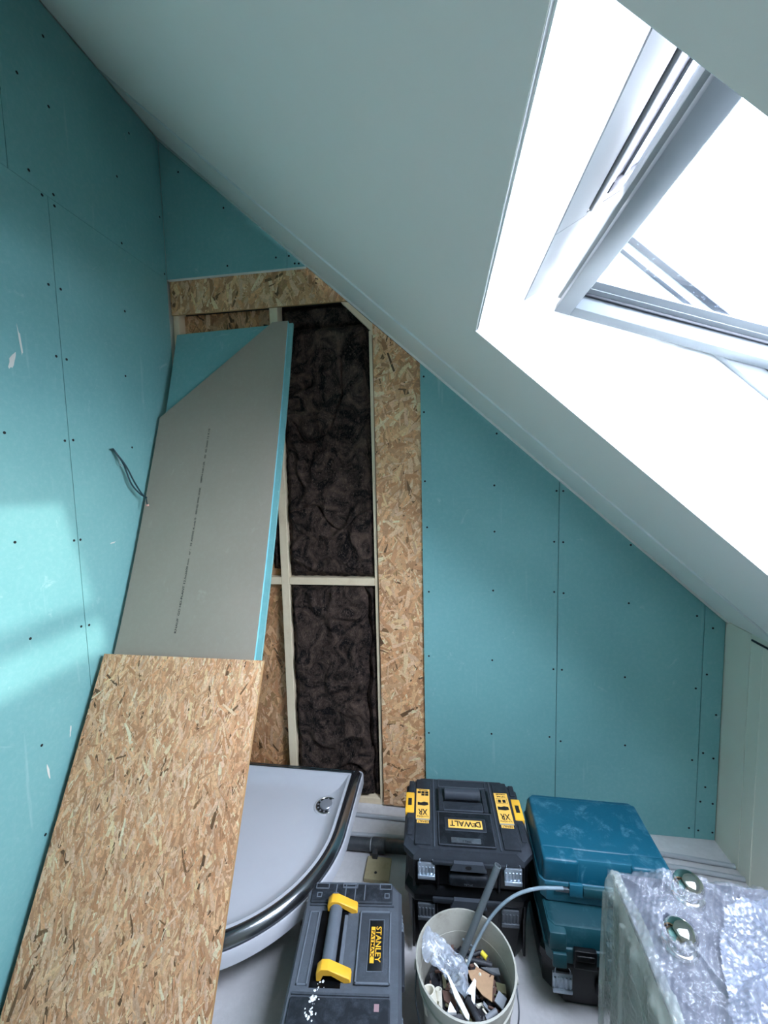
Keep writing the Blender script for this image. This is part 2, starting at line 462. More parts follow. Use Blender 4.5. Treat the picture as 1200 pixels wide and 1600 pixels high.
# floor
fl = box('floor', -0.05, XK + 0.05, YB - 0.05, 0.14, -0.08, 0.0, M['floor']); tag(fl, kind='structure')

# left wall
wl = prism_o('wall_left', [(0.14, 0.0), (YB, 0.0), (YB, 3.85), (0.14, 3.85)], -0.10, -0.0135, lambda a, b, t: (t, a, b), M['gypsum']); tag(wl, kind='structure')
def screws(name, pts, fn, parent):
    bm = bmesh.new()
    for p in pts:
        ring = [(0.0046 * math.cos(k * PI / 4), 0.0046 * math.sin(k * PI / 4)) for k in range(8)]
        a = [bm.verts.new(fn(p[0] + u, p[1] + v, 0.0006)) for u, v in ring]
        c = bm.verts.new(fn(p[0], p[1], 0.0004))
        o = [bm.verts.new(fn(p[0] + u, p[1] + v, -0.002)) for u, v in ring]
        for k in range(8):
            bm.faces.new((a[k], a[(k + 1) % 8], c)); bm.faces.new((o[k], o[(k + 1) % 8], a[(k + 1) % 8], a[k]))
    o = build(name, bm, M['screw'], parent); tag(o, kind='stuff'); return o
LX = lambda a, b, t: (t, a, b)
g = 0.0012
ys = [-0.0005, -0.604, -1.204, -1.804, -2.404, -3.004, -3.604, -4.204, YB]
for y1, y0 in zip(ys[:-1], ys[1:]):
    prism_o('plasterboard_panel', [(y0 + g, 0.004), (y1 - g, 0.004), (y1 - g, 2.6115), (y0 + g, 2.6115)], -0.0125, 0.0, LX, M['teal' if y1 > -2.2 else 'white_paint'], wl)  # unseen boards behind the camera are white, added to bounce neutral light
ys2 = [-0.0005, -0.731, -1.331, -1.931, -2.531, -3.131, -3.731, YB]
for y1, y0 in zip(ys2[:-1], ys2[1:]):
    prism_o('plasterboard_panel', [(y0 + g, 2.6125), (y1 - g, 2.6125), (y1 - g, 3.234), (y0 + g, 3.234)], -0.0125, 0.0, LX, M['teal' if y1 > -2.2 else 'white_paint'], wl)  # upper unseen boards likewise made white to bounce light without teal cast
LS = [(-0.568, 3.132), (-0.673, 2.929), (-0.57, 2.915), (-0.191, 3.119), (-0.279, 2.89), (-0.663, 2.653), (-0.624, 2.603), (-0.581, 2.631), (-0.581, 2.595), (-0.28, 2.633), (-0.024, 2.883), (-0.63, 2.319), (-0.585, 2.323), (-0.625, 2.088), (-0.586, 2.088), (-0.82, 1.813), (-0.621, 1.805), (-0.588, 1.81), (-0.315, 2.094), (-0.308, 1.802), (-0.291, 2.36), (-0.016, 2.633), (-0.822, 1.483), (-0.62, 1.456), (-0.594, 1.455), (-0.805, 1.173), (-0.622, 1.144), (-0.589, 1.137), (-0.803, 0.816), (-0.624, 0.788), (-0.82, 0.52)]
for yy in (-1.184, -1.224, -1.5, -1.784, -1.824, -2.1):
    for zz in (0.3, 0.6, 0.9, 1.2, 1.5, 1.8, 2.1, 2.4): LS.append((yy, zz))
screws('screw', LS, LX, wl)

rd = random.Random(31)
for (yy, zz, ly, lz, tilt) in ((-0.775, 2.035, 0.010, 0.034, -0.35), (-0.745, 2.10, 0.004, 0.05, 0.1), (-0.45, 1.42, 0.014, 0.003, 0.1), (-0.79, 0.72, 0.004, 0.03, 0.1), (-0.70, 0.80, 0.003, 0.022, -0.2)):
    ring = []
    for k in range(14):
        a = 2 * PI * k / 14; q = rd.uniform(0.6, 1.1); u, v = ly * q * math.cos(a), lz * q * math.sin(a)
        ring.append((yy + u * math.cos(tilt) - v * math.sin(tilt), zz + u * math.sin(tilt) + v * math.cos(tilt)))
    prism_o('plaster_smear', ring, 0.0, 0.0005, LX, M['gypsum'], wl)

# back wall: backing, boards, studs, wool
BX = lambda a, b, t: (a, t, b)
wb = prism_o('wall_back', [(-0.12, -0.05), (XK + 0.1, -0.05), (XK + 0.1, zc(XK + 0.1) + 0.45), (-0.12, zc(-0.12) + 0.45)], 0.098, 0.13, BX, M['roof']); tag(wb, kind='structure')
def bpanel(poly, mat='teal', name='plasterboard_panel'): return prism_o(name, poly, 0.0, 0.0125, BX, M[mat], wb)
e = 0.007
bpanel([(1.197, 0.002), (1.797 - g, 0.002), (1.797 - g, zc(1.797) - e), (1.197, zc(1.197) - e)])
bpanel([(1.797 + g, 0.002), (2.397 - g, 0.002), (2.397 - g, zc(2.397) - e), (1.797 + g, zc(1.797) - e)])
bpanel([(2.397 + g, 0.002), (XK - 0.002, 0.002), (XK - 0.002, zc(XK) - e), (2.397 + g, zc(2.397) - e)])
bpanel([(0.0006, 2.613), (0.6 - g, 2.613), (0.6 - g, zc(0.6) - e), (0.0006, zc(0) - e)])
bpanel([(0.6 + g, 2.613), (0.688, 2.613), (0.6 + g, zc(0.6) - e)])
box('gypsum_edge', 0.002, 0.686, -0.0004, 0.0124, 2.6085, 2.6128, M['gypsum'], wb)
BS = [(1.213, 2.096), (1.212, 1.94), (1.212, 1.63), (1.219, 1.418), (1.223, 1.115), (1.219, 0.804), (1.214, 0.42), (1.53, 1.833), (1.52, 1.605), (1.521, 1.397), (1.515, 1.126), (1.511, 0.796), (1.508, 0.436), (1.785, 1.576), (1.813, 1.575), (1.778, 1.351), (1.816, 1.349), (1.781, 1.124), (1.821, 1.119), (1.782, 0.765), (1.819, 0.764), (1.769, 0.439), (1.818, 0.422), (2.094, 1.337), (2.093, 1.079), (2.086, 0.742), (2.095, 0.422), (2.367, 1.029), (2.375, 0.705), (2.373, 0.374), (2.373, 0.05), (2.431, 0.977), (2.416, 0.77), (2.46, 0.589), (2.416, 0.41), (2.458, 0.388), (2.431, 0.251), (2.414, 0.181), (2.464, 0.175), (2.411, 0.042), (2.469, 0.038), (0.306, 2.904), (0.31, 2.649), (0.548, 2.664), (0.61, 2.665), (0.636, 2.63), (0.655, 2.628), (0.092, 3.084)]
screws('screw', BS, lambda a, b, t: (a, -t, b), wb)
TF = lambda y: (lambda a, b, t: (a, y + t, b))
osb('strand_board_panel', [(0.003, 2.455), (0.868, 2.455), (0.65, 2.648), (0.003, 2.648)], 0.012, TF(0.0145), 1500, 3, wb, tint=(0.95, 0.95, 0.86), axis=1.35, spread=0.55, size=1.15)
osb('strand_board_panel', [(0.985, 0.018), (1.24, 0.018), (1.24, zc(1.24) - 0.008), (0.985, zc(0.985) - 0.008)], 0.012, TF(0.0145), 5200, 4, wb, tint=(1.0, 0.98, 0.9), axis=1.2, spread=0.85, size=1.15)
osb('strand_board_panel', [(0.03, 0.0), (0.49, 0.0), (0.49, 2.47), (0.03, 2.47)], 0.012, TF(0.078), 6000, 5, wb, tint=(0.82, 0.74, 0.64), axis=PI / 2, spread=0.5, size=1.2)
def stud(x0, x1, z0, z1, y0=0.0275, y1=0.092): return box('stud', x0, x1, y0, y1, z0, z1, M['pine'], wb, 0.002, 1)
stud(0.0, 0.028, 0.045, 2.60); stud(0.492, 0.532, 0.03, 2.60); stud(0.964, 1.01, 0.03, 2.32); stud(1.03, 1.07, 0.0, 2.2)
box('noggin', 0.533, 0.963, 0.028, 0.092, 1.131, 1.168, M['pine'], wb, 0.002, 1)
box('noggin', 0.029, 0.491, 0.028, 0.077, 1.131, 1.168, M['pine'], wb, 0.002, 1)
box('sole_plate', 0.0, 1.02, 0.03, 0.095, 0.0, 0.032, M['pine'], wb, 0.002, 1)
box('packer_strip', 0.979, 0.985, 0.0265, 0.0275, 0.02, 2.3, M['dark_wood'], wb)
prism_o('rafter_edge', [(0.838, 2.458), (0.872, 2.452), (0.99, 2.344), (0.99, 2.305)], 0.027, 0.06, BX, M['pine'], wb)

def batt(x0, x1, z0, z1, seed, left=None, right=None, amp=1.0, y=0.032, step=0.0045):
    nx, nz = max(3, int((x1 - x0) / step)), max(3, int((z1 - z0) / step))
    V, F = [], []
    off = Vector((seed * 7.3, seed * 3.1, seed * 1.7))
    for j in range(nz + 1):
        z = z0 + (z1 - z0) * j / nz
        l = left(z) if left else x0; r = right(z) if right else x1
        for i in range(nx + 1):
            u = i / nx; x = l + (r - l) * u
            p = Vector((x, 0.0, z))
            ed = min(min(u, 1 - u) * (r - l), min(z - z0, z1 - z)) / 0.03
            ed = min(1.0, max(0.0, ed)); ed = ed * ed * (3 - 2 * ed)
            wv = Vector((noise.noise(p * 6 + off), 0, noise.noise(p * 6 - off))) * 0.06
            rid = 1 - abs(noise.noise((p + wv) * 7.5 + off)) * 2
            h = 0.010 * noise.noise(p * 4.2 + off) + 0.020 * max(0, rid - 0.5) * 2 + 0.006 * noise.noise(p * 22 + off) + 0.0030 * noise.noise(p * 70 + off)
            crack = abs(noise.noise(Vector((p.x * 2.6, 3.3, p.z * 1.6)) + off + wv * 3))
            h -= 0.02 * max(0, 1 - crack / 0.022)
            jx = 0.004 * noise.noise(Vector((0, seed, z * 40))) if i in (0, nx) else 0
            jz = 0.005 * noise.noise(Vector((x * 35, seed, 0))) if j in (0, nz) else 0
            V.append((x + jx, y + 0.026 * (1 - ed) - amp * h * (0.25 + 0.75 * ed) - 0.006 * ed, z + jz))
    W_ = nx + 1
    for j in range(nz):
        for i in range(nx): F.append((j * W_ + i, j * W_ + i + 1, (j + 1) * W_ + i + 1, (j + 1) * W_ + i))
    per = [i for i in range(W_)] + [(j + 1) * W_ - 1 for j in range(1, nz + 1)] + [nz * W_ + i for i in range(nx - 1, -1, -1)] + [j * W_ for j in range(nz - 1, 0, -1)]
    s = len(V)
    for i in per: V.append((V[i][0], 0.095, V[i][2]))
    n = len(per)
    for k in range(n): F.append((per[k], s + k, s + (k + 1) % n, per[(k + 1) % n]))
    return py('insulation_batt', V, F, M['wool'], wb, True)
crk = lambda z: 0.922 + 0.012 * math.sin(z * 9.0) + 0.006 * math.sin(z * 31) - (0.03 if z > 1.08 else 0) * (z - 1.08) * 10
batt(0.536, 0.962, 1.172, 2.362, 1)
batt(0.536, 0.962, 2.36, 2.47, 2, y=0.058, amp=0.5)
batt(0.536, 0.918, 0.034, 1.127, 3, right=lambda z: crk(z) - 0.002)
batt(0.922, 0.962, 0.034, 1.120, 4, left=lambda z: crk(z) + 0.003, amp=0.6)
batt(0.44, 0.49, 1.2, 2.4, 6, y=0.05, amp=0.4)

# knee wall with flush access panel
wr = prism_o('wall_right', [(YB, -0.02), (0.12, -0.02), (0.12, zc(XK) + 0.45), (YB, zc(XK) + 0.45)], XK + 0.004, XK + 0.09, LX, M['knee']); tag(wr, kind='structure')
prism_o('wall_board', [(-0.142, 0.0), (-0.001, 0.0), (-0.001, zc(XK) - 0.004), (-0.142, zc(XK) - 0.004)], XK, XK + 0.004, LX, M['knee'], wr)
prism_o('wall_board', [(-1.5, 0.004), (-0.146, 0.004), (-0.146, zc(XK) - 0.03), (-1.5, zc(XK) - 0.03)], XK, XK + 0.004, LX, M['knee'], wr)
prism_o('wall_board', [(YB, 0.004), (-1.504, 0.004), (-1.504, zc(XK) - 0.03), (YB, zc(XK) - 0.03)], XK, XK + 0.004, LX, M['knee'], wr)
box('panel_gap', XK, XK + 0.0042, -1.5, -0.146, zc(XK) - 0.0295, zc(XK) - 0.0225, M['gasket'], wr)
prism_o('wall_joint', [(-0.21, 0.0), (-0.175, 0.0), (-0.175, zc(XK) - 0.03), (-0.21, zc(XK) - 0.03)], XK - 0.0015, XK, LX, M['knee'], wr)
wf = prism_o('wall_front', [(-0.12, -0.05), (XK + 0.1, -0.05), (XK + 0.1, zc(XK + 0.1) + 0.45), (-0.12, zc(-0.12) + 0.45)], YB, YB - 0.05, BX, M['white_paint']); tag(wf, kind='structure')

# slope frame: s runs down the slope, n out through the roof
O0 = Vector((1.375, 0, 2.0047)); ES = Vector((0.744, 0, -0.668)); EN = Vector((0.668, 0, 0.744))
def S(s, y, n): p = O0 + ES * s + EN * n; return (p.x, y, p.z)
def holed(name, ss, yy, n0, n1, hole, mat, parent=None):
    """slab on the slope made of cells, with cells in `hole` left out"""
    bm = bmesh.new(); vt = {}
    def v(i, j, k):
        if (i, j, k) not in vt: vt[(i, j, k)] = bm.verts.new(S(ss[i], yy[j], (n0, n1)[k]))
        return vt[(i, j, k)]
    cells = [(i, j) for i in range(len(ss) - 1) for j in range(len(yy) - 1) if (i, j) not in hole]
    for i, j in cells:
        for k in (0, 1):
            q = (v(i, j, k), v(i + 1, j, k), v(i + 1, j + 1, k), v(i, j + 1, k)); bm.faces.new(q if k else q[::-1])
        for di, dj, a, b in ((-1, 0, (i, j), (i, j + 1)), (1, 0, (i + 1, j), (i + 1, j + 1)), (0, -1, (i, j), (i + 1, j)), (0, 1, (i, j + 1), (i + 1, j + 1))):
            if (i + di, j + dj) not in cells: bm.faces.new((v(*a, 0), v(*b, 0), v(*b, 1), v(*a, 1)))
    return build(name, bm, mat, parent)
SL, SR = -1.848, 1.487
YN, YF = -1.572, -0.835
ce = holed('ceiling', [SL, 0.0, 1.176, SR], [YB, YN, YF, -0.337], 0.0, 0.0125, {(1, 1)}, M['white_paint']); tag(ce, kind='structure')
holed('edge_board', [SL, SR], [-0.329, -0.004], 0.0, 0.0125, set(), M['white_paint'], ce)
bm = bmesh.new(); tube(bm, [S(SL, -0.333, 0.0), S(-0.6, -0.333, 0.0), S(0.4, -0.333, 0.0), S(SR, -0.333, 0.0)], 0.0065, 8)
build('joint_bead', bm, M['white_lining'], ce, smooth=True)
bm = bmesh.new(); tube(bm, [S(SL, -0.012, 0.001), S(SR, -0.012, 0.001)], 0.0095, 8)
build('edge_bead', bm, M['white_paint'], ce, smooth=True)
rf = holed('roof', [SL - 0.55, 0.075, 0.985, SR + 0.2], [YB - 0.1, -1.60, -0.81, 0.15], 0.30, 0.34, {(1, 1)}, M['roof']); tag(rf, kind='structure')

# ---------------------------------------------------------------- roof window
win = empty('window_1', S(0.5, -1.2, 0.28)); tag(win, kind='structure')
wi = Matrix.Translation(-win.location)
def wpart(name, bm, mat, parent=None, angle=None):
    for v in bm.verts: v.co = wi @ v.co
    return build(name, bm, mat, parent or win, angle=angle)
DN = 0.285; ST, SB = 0.10, 0.955                               # frame depth, frame top and bottom inside
def quadslab(name, q, off, mat):
    bm = bmesh.new(); off = Vector(off)
    a = [bm.verts.new(p) for p in q]; b = [bm.verts.new(Vector(p) + off) for p in q]
    bm.faces.new(a); bm.faces.new(b[::-1])
    for i in range(4): bm.faces.new((a[i], b[i], b[(i + 1) % 4], a[(i + 1) % 4]))
    return wpart(name, bm, mat)
quadslab('head_lining', [S(0.001, YN, 0.0005), S(0.001, YF, 0.0005), S(ST, YF, DN), S(ST, YN, DN)], EN * 0.004 - ES * 0.02, M['white_lining'])
quadslab('sill_lining', [S(1.175, YN, 0.0005), S(1.175, YF, 0.0005), S(SB, YF, DN), S(SB, YN, DN)], ES * 0.02, M['white_lining'])
for yy, d in ((YF - 0.001, 0.012), (YN + 0.001, -0.012)):
    quadslab('side_lining', [S(-0.004, yy, 0.0005), S(1.180, yy, 0.0005), S(SB, yy, DN), S(ST, yy, DN)], (0, d, 0), M['white_lining'])
def swbox(name, s0, s1, y0, y1, n0, n1, mat, bev=0.0):
    bm = bmesh.new(); vs = bx(bm, s0, s1, y0, y1, n0, n1, bev, 2)
    for v in bm.verts: v.co = Vector(S(v.co.x, v.co.y, v.co.z))
    return wpart(name, bm, mat, angle=35 if bev else None)
# fixed frame and outer cladding
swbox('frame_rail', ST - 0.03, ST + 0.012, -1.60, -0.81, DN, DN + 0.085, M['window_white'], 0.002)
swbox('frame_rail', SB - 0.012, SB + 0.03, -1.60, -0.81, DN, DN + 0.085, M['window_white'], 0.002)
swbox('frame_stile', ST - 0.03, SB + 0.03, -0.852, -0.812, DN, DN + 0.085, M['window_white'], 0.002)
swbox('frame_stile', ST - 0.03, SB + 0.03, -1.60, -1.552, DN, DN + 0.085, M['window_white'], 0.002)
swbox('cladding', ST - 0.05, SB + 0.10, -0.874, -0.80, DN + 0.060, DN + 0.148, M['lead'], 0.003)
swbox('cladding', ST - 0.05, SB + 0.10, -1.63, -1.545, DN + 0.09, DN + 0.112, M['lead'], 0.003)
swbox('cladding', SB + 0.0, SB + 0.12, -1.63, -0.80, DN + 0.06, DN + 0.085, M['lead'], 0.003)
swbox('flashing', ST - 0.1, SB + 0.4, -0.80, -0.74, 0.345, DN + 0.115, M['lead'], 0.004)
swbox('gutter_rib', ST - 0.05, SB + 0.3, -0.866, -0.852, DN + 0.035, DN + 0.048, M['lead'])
# vent strip in the head lining (groove lines, dark filter slot)
HD = Vector(S(ST, 0, DN)) - Vector(S(0, 0, 0)); HL = HD.length; HD.normalize()
HN = Vector((HD.z, 0, -HD.x))                                   # towards the room
def hp(h, y, t): p = Vector(S(0, 0, 0)) + HD * h + HN * t; return (p.x, y, p.z)
def hbox(name, h0, h1, y0, y1, t0, t1, mat, bev=0.0):
    bm = bmesh.new(); bx(bm, h0, h1, y0, y1, t0, t1, bev, 2)
    for v in bm.verts: v.co = Vector(hp(v.co.x, v.co.y, v.co.z))
    return wpart(name, bm, mat, angle=35 if bev else None)
hx = lambda x: (x - 1.375) / HD.x
hbox('head_board', 0.004, hx(1.4835), YN, YF - 0.01, 0.0, 0.004, M['white_lining'])
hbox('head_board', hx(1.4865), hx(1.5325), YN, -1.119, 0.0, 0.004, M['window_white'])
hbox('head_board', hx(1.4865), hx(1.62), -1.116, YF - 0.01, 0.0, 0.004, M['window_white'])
hbox('vent_gap', hx(1.5325), hx(1.5375), YN, -1.119, 0.0, 0.001, M['gasket'])
hbox('vent_gap', hx(1.5325), hx(1.612), -1.119, -1.116, 0.0, 0.001, M['gasket'])
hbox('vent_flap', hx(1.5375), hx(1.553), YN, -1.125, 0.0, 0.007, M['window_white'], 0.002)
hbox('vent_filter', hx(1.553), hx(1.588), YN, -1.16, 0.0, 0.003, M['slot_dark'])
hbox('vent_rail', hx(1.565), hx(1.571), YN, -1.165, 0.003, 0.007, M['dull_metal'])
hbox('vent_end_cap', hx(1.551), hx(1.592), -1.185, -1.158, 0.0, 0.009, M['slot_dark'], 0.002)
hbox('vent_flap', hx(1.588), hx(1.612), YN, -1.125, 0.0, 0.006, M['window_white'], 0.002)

# opened sash, turned about its middle
sash = empty('sash', Vector((1.552, 0, 2.0286)) - win.location, 0, win)
TA = math.atan(0.351); SD = Vector((math.cos(TA), 0, -math.sin(TA))); SN = Vector((math.sin(TA), 0, math.cos(TA)))
def sbox(name, a0, a1, y0, y1, n0, n1, mat, bev=0.0):
    bm = bmesh.new(); bx(bm, a0, a1, y0, y1, n0, n1, bev, 2)
    for v in bm.verts: v.co = SD * v.co.x + Vector((0, v.co.y, 0)) + SN * v.co.z
    return build(name, bm, mat, sash, angle=35 if bev else None)
SLN = 0.80; yf, yn = -0.858, -1.548
sbox('sash_rail', 0.0, 0.035, yn, yf, 0.0, 0.018, M['sash_shaded'], 0.0015)
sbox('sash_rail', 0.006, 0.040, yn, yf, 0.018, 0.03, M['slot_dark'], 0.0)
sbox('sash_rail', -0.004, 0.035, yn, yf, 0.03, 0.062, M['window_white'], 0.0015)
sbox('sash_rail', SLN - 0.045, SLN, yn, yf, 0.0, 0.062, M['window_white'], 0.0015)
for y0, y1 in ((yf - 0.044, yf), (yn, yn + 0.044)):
    sbox('sash_stile', 0.035, SLN - 0.045, y0, y1, 0.0, 0.062, M['sash_shaded'], 0.0015)
for sg, ye in ((-1, yf - 0.044), (1, yn + 0.044)):
    y0, y1 = sorted((ye, ye + sg * 0.008)); sbox('gasket', 0.035, SLN - 0.045, y0, y1, 0.027, 0.033, M['gasket'], 0.0015)
    bm = bmesh.new()
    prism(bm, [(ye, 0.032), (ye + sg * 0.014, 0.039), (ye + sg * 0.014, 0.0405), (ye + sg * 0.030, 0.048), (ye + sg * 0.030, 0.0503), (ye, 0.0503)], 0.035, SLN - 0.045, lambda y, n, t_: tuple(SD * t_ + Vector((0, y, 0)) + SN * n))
    build('glazing_bead', bm, M['sash_shaded'], sash)
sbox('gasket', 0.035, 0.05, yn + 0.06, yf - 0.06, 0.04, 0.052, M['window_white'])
sbox('gasket', SLN - 0.06, SLN - 0.045, yn + 0.06, yf - 0.06, 0.036, 0.05, M['gasket'])
sbox('glass_pane', 0.036, SLN - 0.046, yn + 0.046, yf - 0.046, 0.0505, 0.0545, M['glass'])
rd = random.Random(8); bm = bmesh.new()
for i in range(230):                                            # rain drops clinging near the far edge of the pane
    a = rd.uniform(0.05, 0.74); y = yf - 0.07 - abs(rd.gauss(0, 0.07)); r = rd.uniform(0.001, 0.0034)
    c = SD * a + Vector((0, y, 0)) + SN * 0.0546
    m4 = Matrix.Translation(c) @ Matrix.Diagonal((r, r, r * 0.5, 1))
    bmesh.ops.create_icosphere(bm, subdivisions=1, radius=1, matrix=m4)
o = build('rain_drop', bm, M['glass'], sash, smooth=True); tag(o, kind='stuff')
sbox('hinge_plate', SLN / 2 - 0.06, SLN / 2 + 0.06, yf + 0.001, yf + 0.005, 0.01, 0.05, M['dull_metal'])
# guide for sky sampling at the opening
pl = bpy.data.lights.new('skylight_portal', 'AREA'); pl.shape = 'RECTANGLE'; pl.size = 0.95; pl.size_y = 0.80
pl.cycles.is_portal = True
po = bpy.data.objects.new('skylight_portal', pl); col.objects.link(po)
pm = Matrix((( -ES.x, 0, EN.x), (0, -1, 0), (-ES.z, 0, EN.z))).to_4x4()
po.matrix_world = Matrix.Translation(Vector(S(0.53, -1.205, 0.46))) @ pm

# ================================================================ LEANING SHEETS
def lean_frame(x0, y_foot, z_foot, y_top, z_top, skew=0.0):
    d = Vector((0, y_top - y_foot, z_top - z_foot)); L = d.length; d.normalize()
    a = Vector((math.cos(skew), -math.sin(skew), 0)); nrm = a.cross(d).normalized()   # towards the room
    if nrm.y > 0: nrm = -nrm
    o = Vector((x0, y_foot, z_foot))
    return (lambda u, v, t: tuple(o + a * u + d * v - nrm * t)), L
# two full-length sheets, sagging a little under their own weight
PROF = [Vector((p[0], p[1])) for p in ((-1.036, 0.0), (-0.930, 0.222), (-0.812, 0.455), (-0.664, 0.725), (-0.527, 1.0), (-0.385, 1.345), (-0.272, 1.652), (-0.150, 2.0), (-0.036, 2.362))]
PC = [Vector((p.x, p.y)) for p in catmull([(p.x, p.y, 0) for p in PROF], 6)]
PL = [0.0]
for p, q in zip(PC[:-1], PC[1:]): PL.append(PL[-1] + (q - p).length)
LG = PL[-1]
def fnG(u, v, t):
    """u across, v along the sagging sheet from the foot, t into the sheet (towards the back wall)"""
    v = min(max(v, 0.0), LG - 1e-6); k = max(i for i in range(len(PL)) if PL[i] <= v); k = min(k, len(PC) - 2)
    f = (v - PL[k]) / (PL[k + 1] - PL[k]); p = PC[k].lerp(PC[k + 1], f); d = (PC[k + 1] - PC[k]).normalized()
    tw = (0.018 - 0.036 * u / 0.596) * min(1.0, p.y / 1.0)
    return (0.022 + u, p.x + tw + d.y * t, p.y - d.x * t)
def bent(name, left, width, vmax, t0, t1, mat, parent=None, fn=fnG, n=40):
    vs = sorted(set([vmax * i / n for i in range(n + 1)] + [v for v, _ in left]))
    def lu(v):
        for (va, ua), (vb, ub) in zip(left[:-1], left[1:]):
            if va <= v <= vb: return ua + (ub - ua) * (v - va) / (vb - va)
    V, F = [], []
    for v in vs:
        for u, t in ((lu(v), t0), (width, t0), (width, t1), (lu(v), t1)): V.append(fn(u, v, t))
    for i in range(len(vs) - 1):
        for k in range(4): F.append((i * 4 + k, i * 4 + (k + 1) % 4, i * 4 + 4 + (k + 1) % 4, i * 4 + 4 + k))
    m_ = 4 * (len(vs) - 1); F.append((3, 2, 1, 0)); F.append((m_, m_ + 1, m_ + 2, m_ + 3))
    return py(name, V, F, M[mat], parent)
LFT = [(0.0, 0.0), (LG - 0.437, 0.0), (LG, 0.515)]
sh1 = bent('plasterboard_sheet', LFT, 0.590, LG, 0.0, 0.0006, 'grey_board')
tag(sh1, 'grey backed plasterboard sheet with one clipped top corner, leaning on the back wall', 'plasterboard sheet', 'plasterboard sheets leaning on the back wall')
bent('board_core', LFT, 0.590, LG, 0.0006, 0.0125, 'teal_edge', sh1)
txt = 'KNAUF  GO HD-PLANT 12,5x2600 mm   nr :  1S A0502 K.mb 0   00142 WK XXK    08PN NK12R   00  60 2600 12 K10'
tx = text_o('printed_line', txt, 0.016, M['ink'], sh1, (0, 0, 0), ext=0.0, width=0.86, height=0.010)
for v in tx.data.vertices: v.co = Vector(fnG(0.256 - v.co.y + 0.014 * v.co.x, LG - 0.935 + v.co.x, -0.0005))
fnT = lambda u, v, t: fnG(u + 0.016, v, t + 0.0135)
sh2 = bent('plasterboard_sheet', [(0.0, 0.0), (LG - 0.004, 0.0)], 0.594, LG - 0.004, 0.0, 0.0125, 'teal', None, fnT)
tag(sh2, 'teal green plasterboard sheet with square corners, leaning behind the grey sheet', 'plasterboard sheet', 'plasterboard sheets leaning on the back wall')
# OSB offcut in front
fnO, LO = lean_frame(0.026, -1.090, 0.0, -0.560, 1.016, 0.0)
os_ = osb('strand_board_sheet', [(0.0, 0.0), (0.630, 0.0), (0.630, LO), (0.0, LO)], 0.012, fnO, 17000, 11, None, tint=(1.0, 0.97, 0.95), axis=PI / 2, spread=0.5, size=0.9, dark=0.035, slim=0.6)
tag(os_, 'brown strand board sheet leaning on the plasterboard beside the left wall', 'strand board')

# ================================================================ SHOWER TRAY
tray = empty('shower_tray', (0.36, -0.362, 0.0))
tag(tray, 'white quadrant shower tray with grey metal rim in the corner', 'shower tray')
R0 = 0.53; zt = 0.222
path = []                                                       # outline (position, outward normal) around the tray, local to (0.36,-0.37)
xr, yb, xl, yfr = 0.53, 0.358, -0.345, -0.53
def arc(cx, cy, r, a0, a1, n): return [(cx + r * math.cos(a0 + (a1 - a0) * k / n), cy + r * math.sin(a0 + (a1 - a0) * k / n)) for k in range(n + 1)]
def outline(o):
    """tray outline grown outward by o"""
    r = 0.02 + max(o, -0.018)
    P = arc(xr - 0.02, yb - 0.02, max(r, 0.002) , PI / 2, 0, 6)
    P = [(min(x, xr + o), min(y, yb + o)) for x, y in P]
    if o < -0.018: P = arc(xr + o - 0.004, yb + o - 0.004, 0.004, PI / 2, 0, 6)
    P += arc(0, 0, R0 + o, 0, -PI / 2, 48)
    P += arc(xl - o + 0.004, yfr - o + 0.004, 0.004, -PI / 2, -PI, 3)
    P += arc(xl - o + 0.004, yb + o - 0.004, 0.004, PI, PI / 2, 3)
    return P
def rings(bm, prof, fill=False):
    rs = []
    for o, z in prof: rs.append([bm.verts.new((x, y, z)) for x, y in outline(o)])
    n = len(rs[0])
    for a, b in zip(rs[:-1], rs[1:]):
        for k in range(n): bm.faces.new((a[k], a[(k + 1) % n], b[(k + 1) % n], b[k]))
    if fill: bm.faces.new(rs[-1])
bm = bmesh.new()
rings(bm, [(-0.046, zt - 0.012), (-0.052, zt + 0.001), (-0.062, zt), (-0.072, zt - 0.012), (-0.10, zt - 0.040), (-0.125, zt - 0.046), (-0.16, zt - 0.048)], True)
build('basin', bm, M['acrylic'], tray, angle=40)
bm = bmesh.new()
rings(bm, [(-0.050, zt - 0.004), (-0.047, zt + 0.004), (-0.043, zt + 0.004), (-0.041, zt - 0.001), (-0.038, zt - 0.001), (-0.036, zt + 0.003), (-0.031, zt + 0.002), (-0.022, zt - 0.004), (-0.009, zt - 0.026), (-0.009, zt - 0.05)])
build('rim_profile', bm, M['rim_metal'], tray, angle=40)
bm = bmesh.new()
rings(bm, [(-0.0085, zt - 0.035), (-0.006, zt - 0.024), (-0.001, zt - 0.024), (0.001, zt - 0.030), (0.002, zt - 0.072), (-0.004, zt - 0.079), (-0.02, zt - 0.079), (-0.02, zt - 0.06)])
build('skirt', bm, M['acrylic'], tray, angle=40)
bm = bmesh.new()
rings(bm, [(-0.03, zt - 0.075), (-0.03, zt - 0.10), (-0.2, zt - 0.115)], True)
build('underside', bm, M['black_clean'], tray)
dr = empty('drain', (0.395, 0.155, zt - 0.0475), 0, tray)
bm = bmesh.new(); lathe(bm, [(0.056, -0.001), (0.056, 0.002), (0.05, 0.003), (0.047, 0.001), (0.044, -0.004)]); build('drain_collar', bm, M['acrylic'], dr, smooth=True)
bm = bmesh.new(); lathe(bm, [(0.047, 0.0032), (0.0, 0.0032)]); build('drain_well', bm, M['ink'], dr)
bm = bmesh.new(); lathe(bm, [(0.047, 0.0025), (0.047, 0.005), (0.044, 0.0055), (0.043, 0.0034)]); build('drain_ring', bm, M['chrome'], dr, smooth=True)
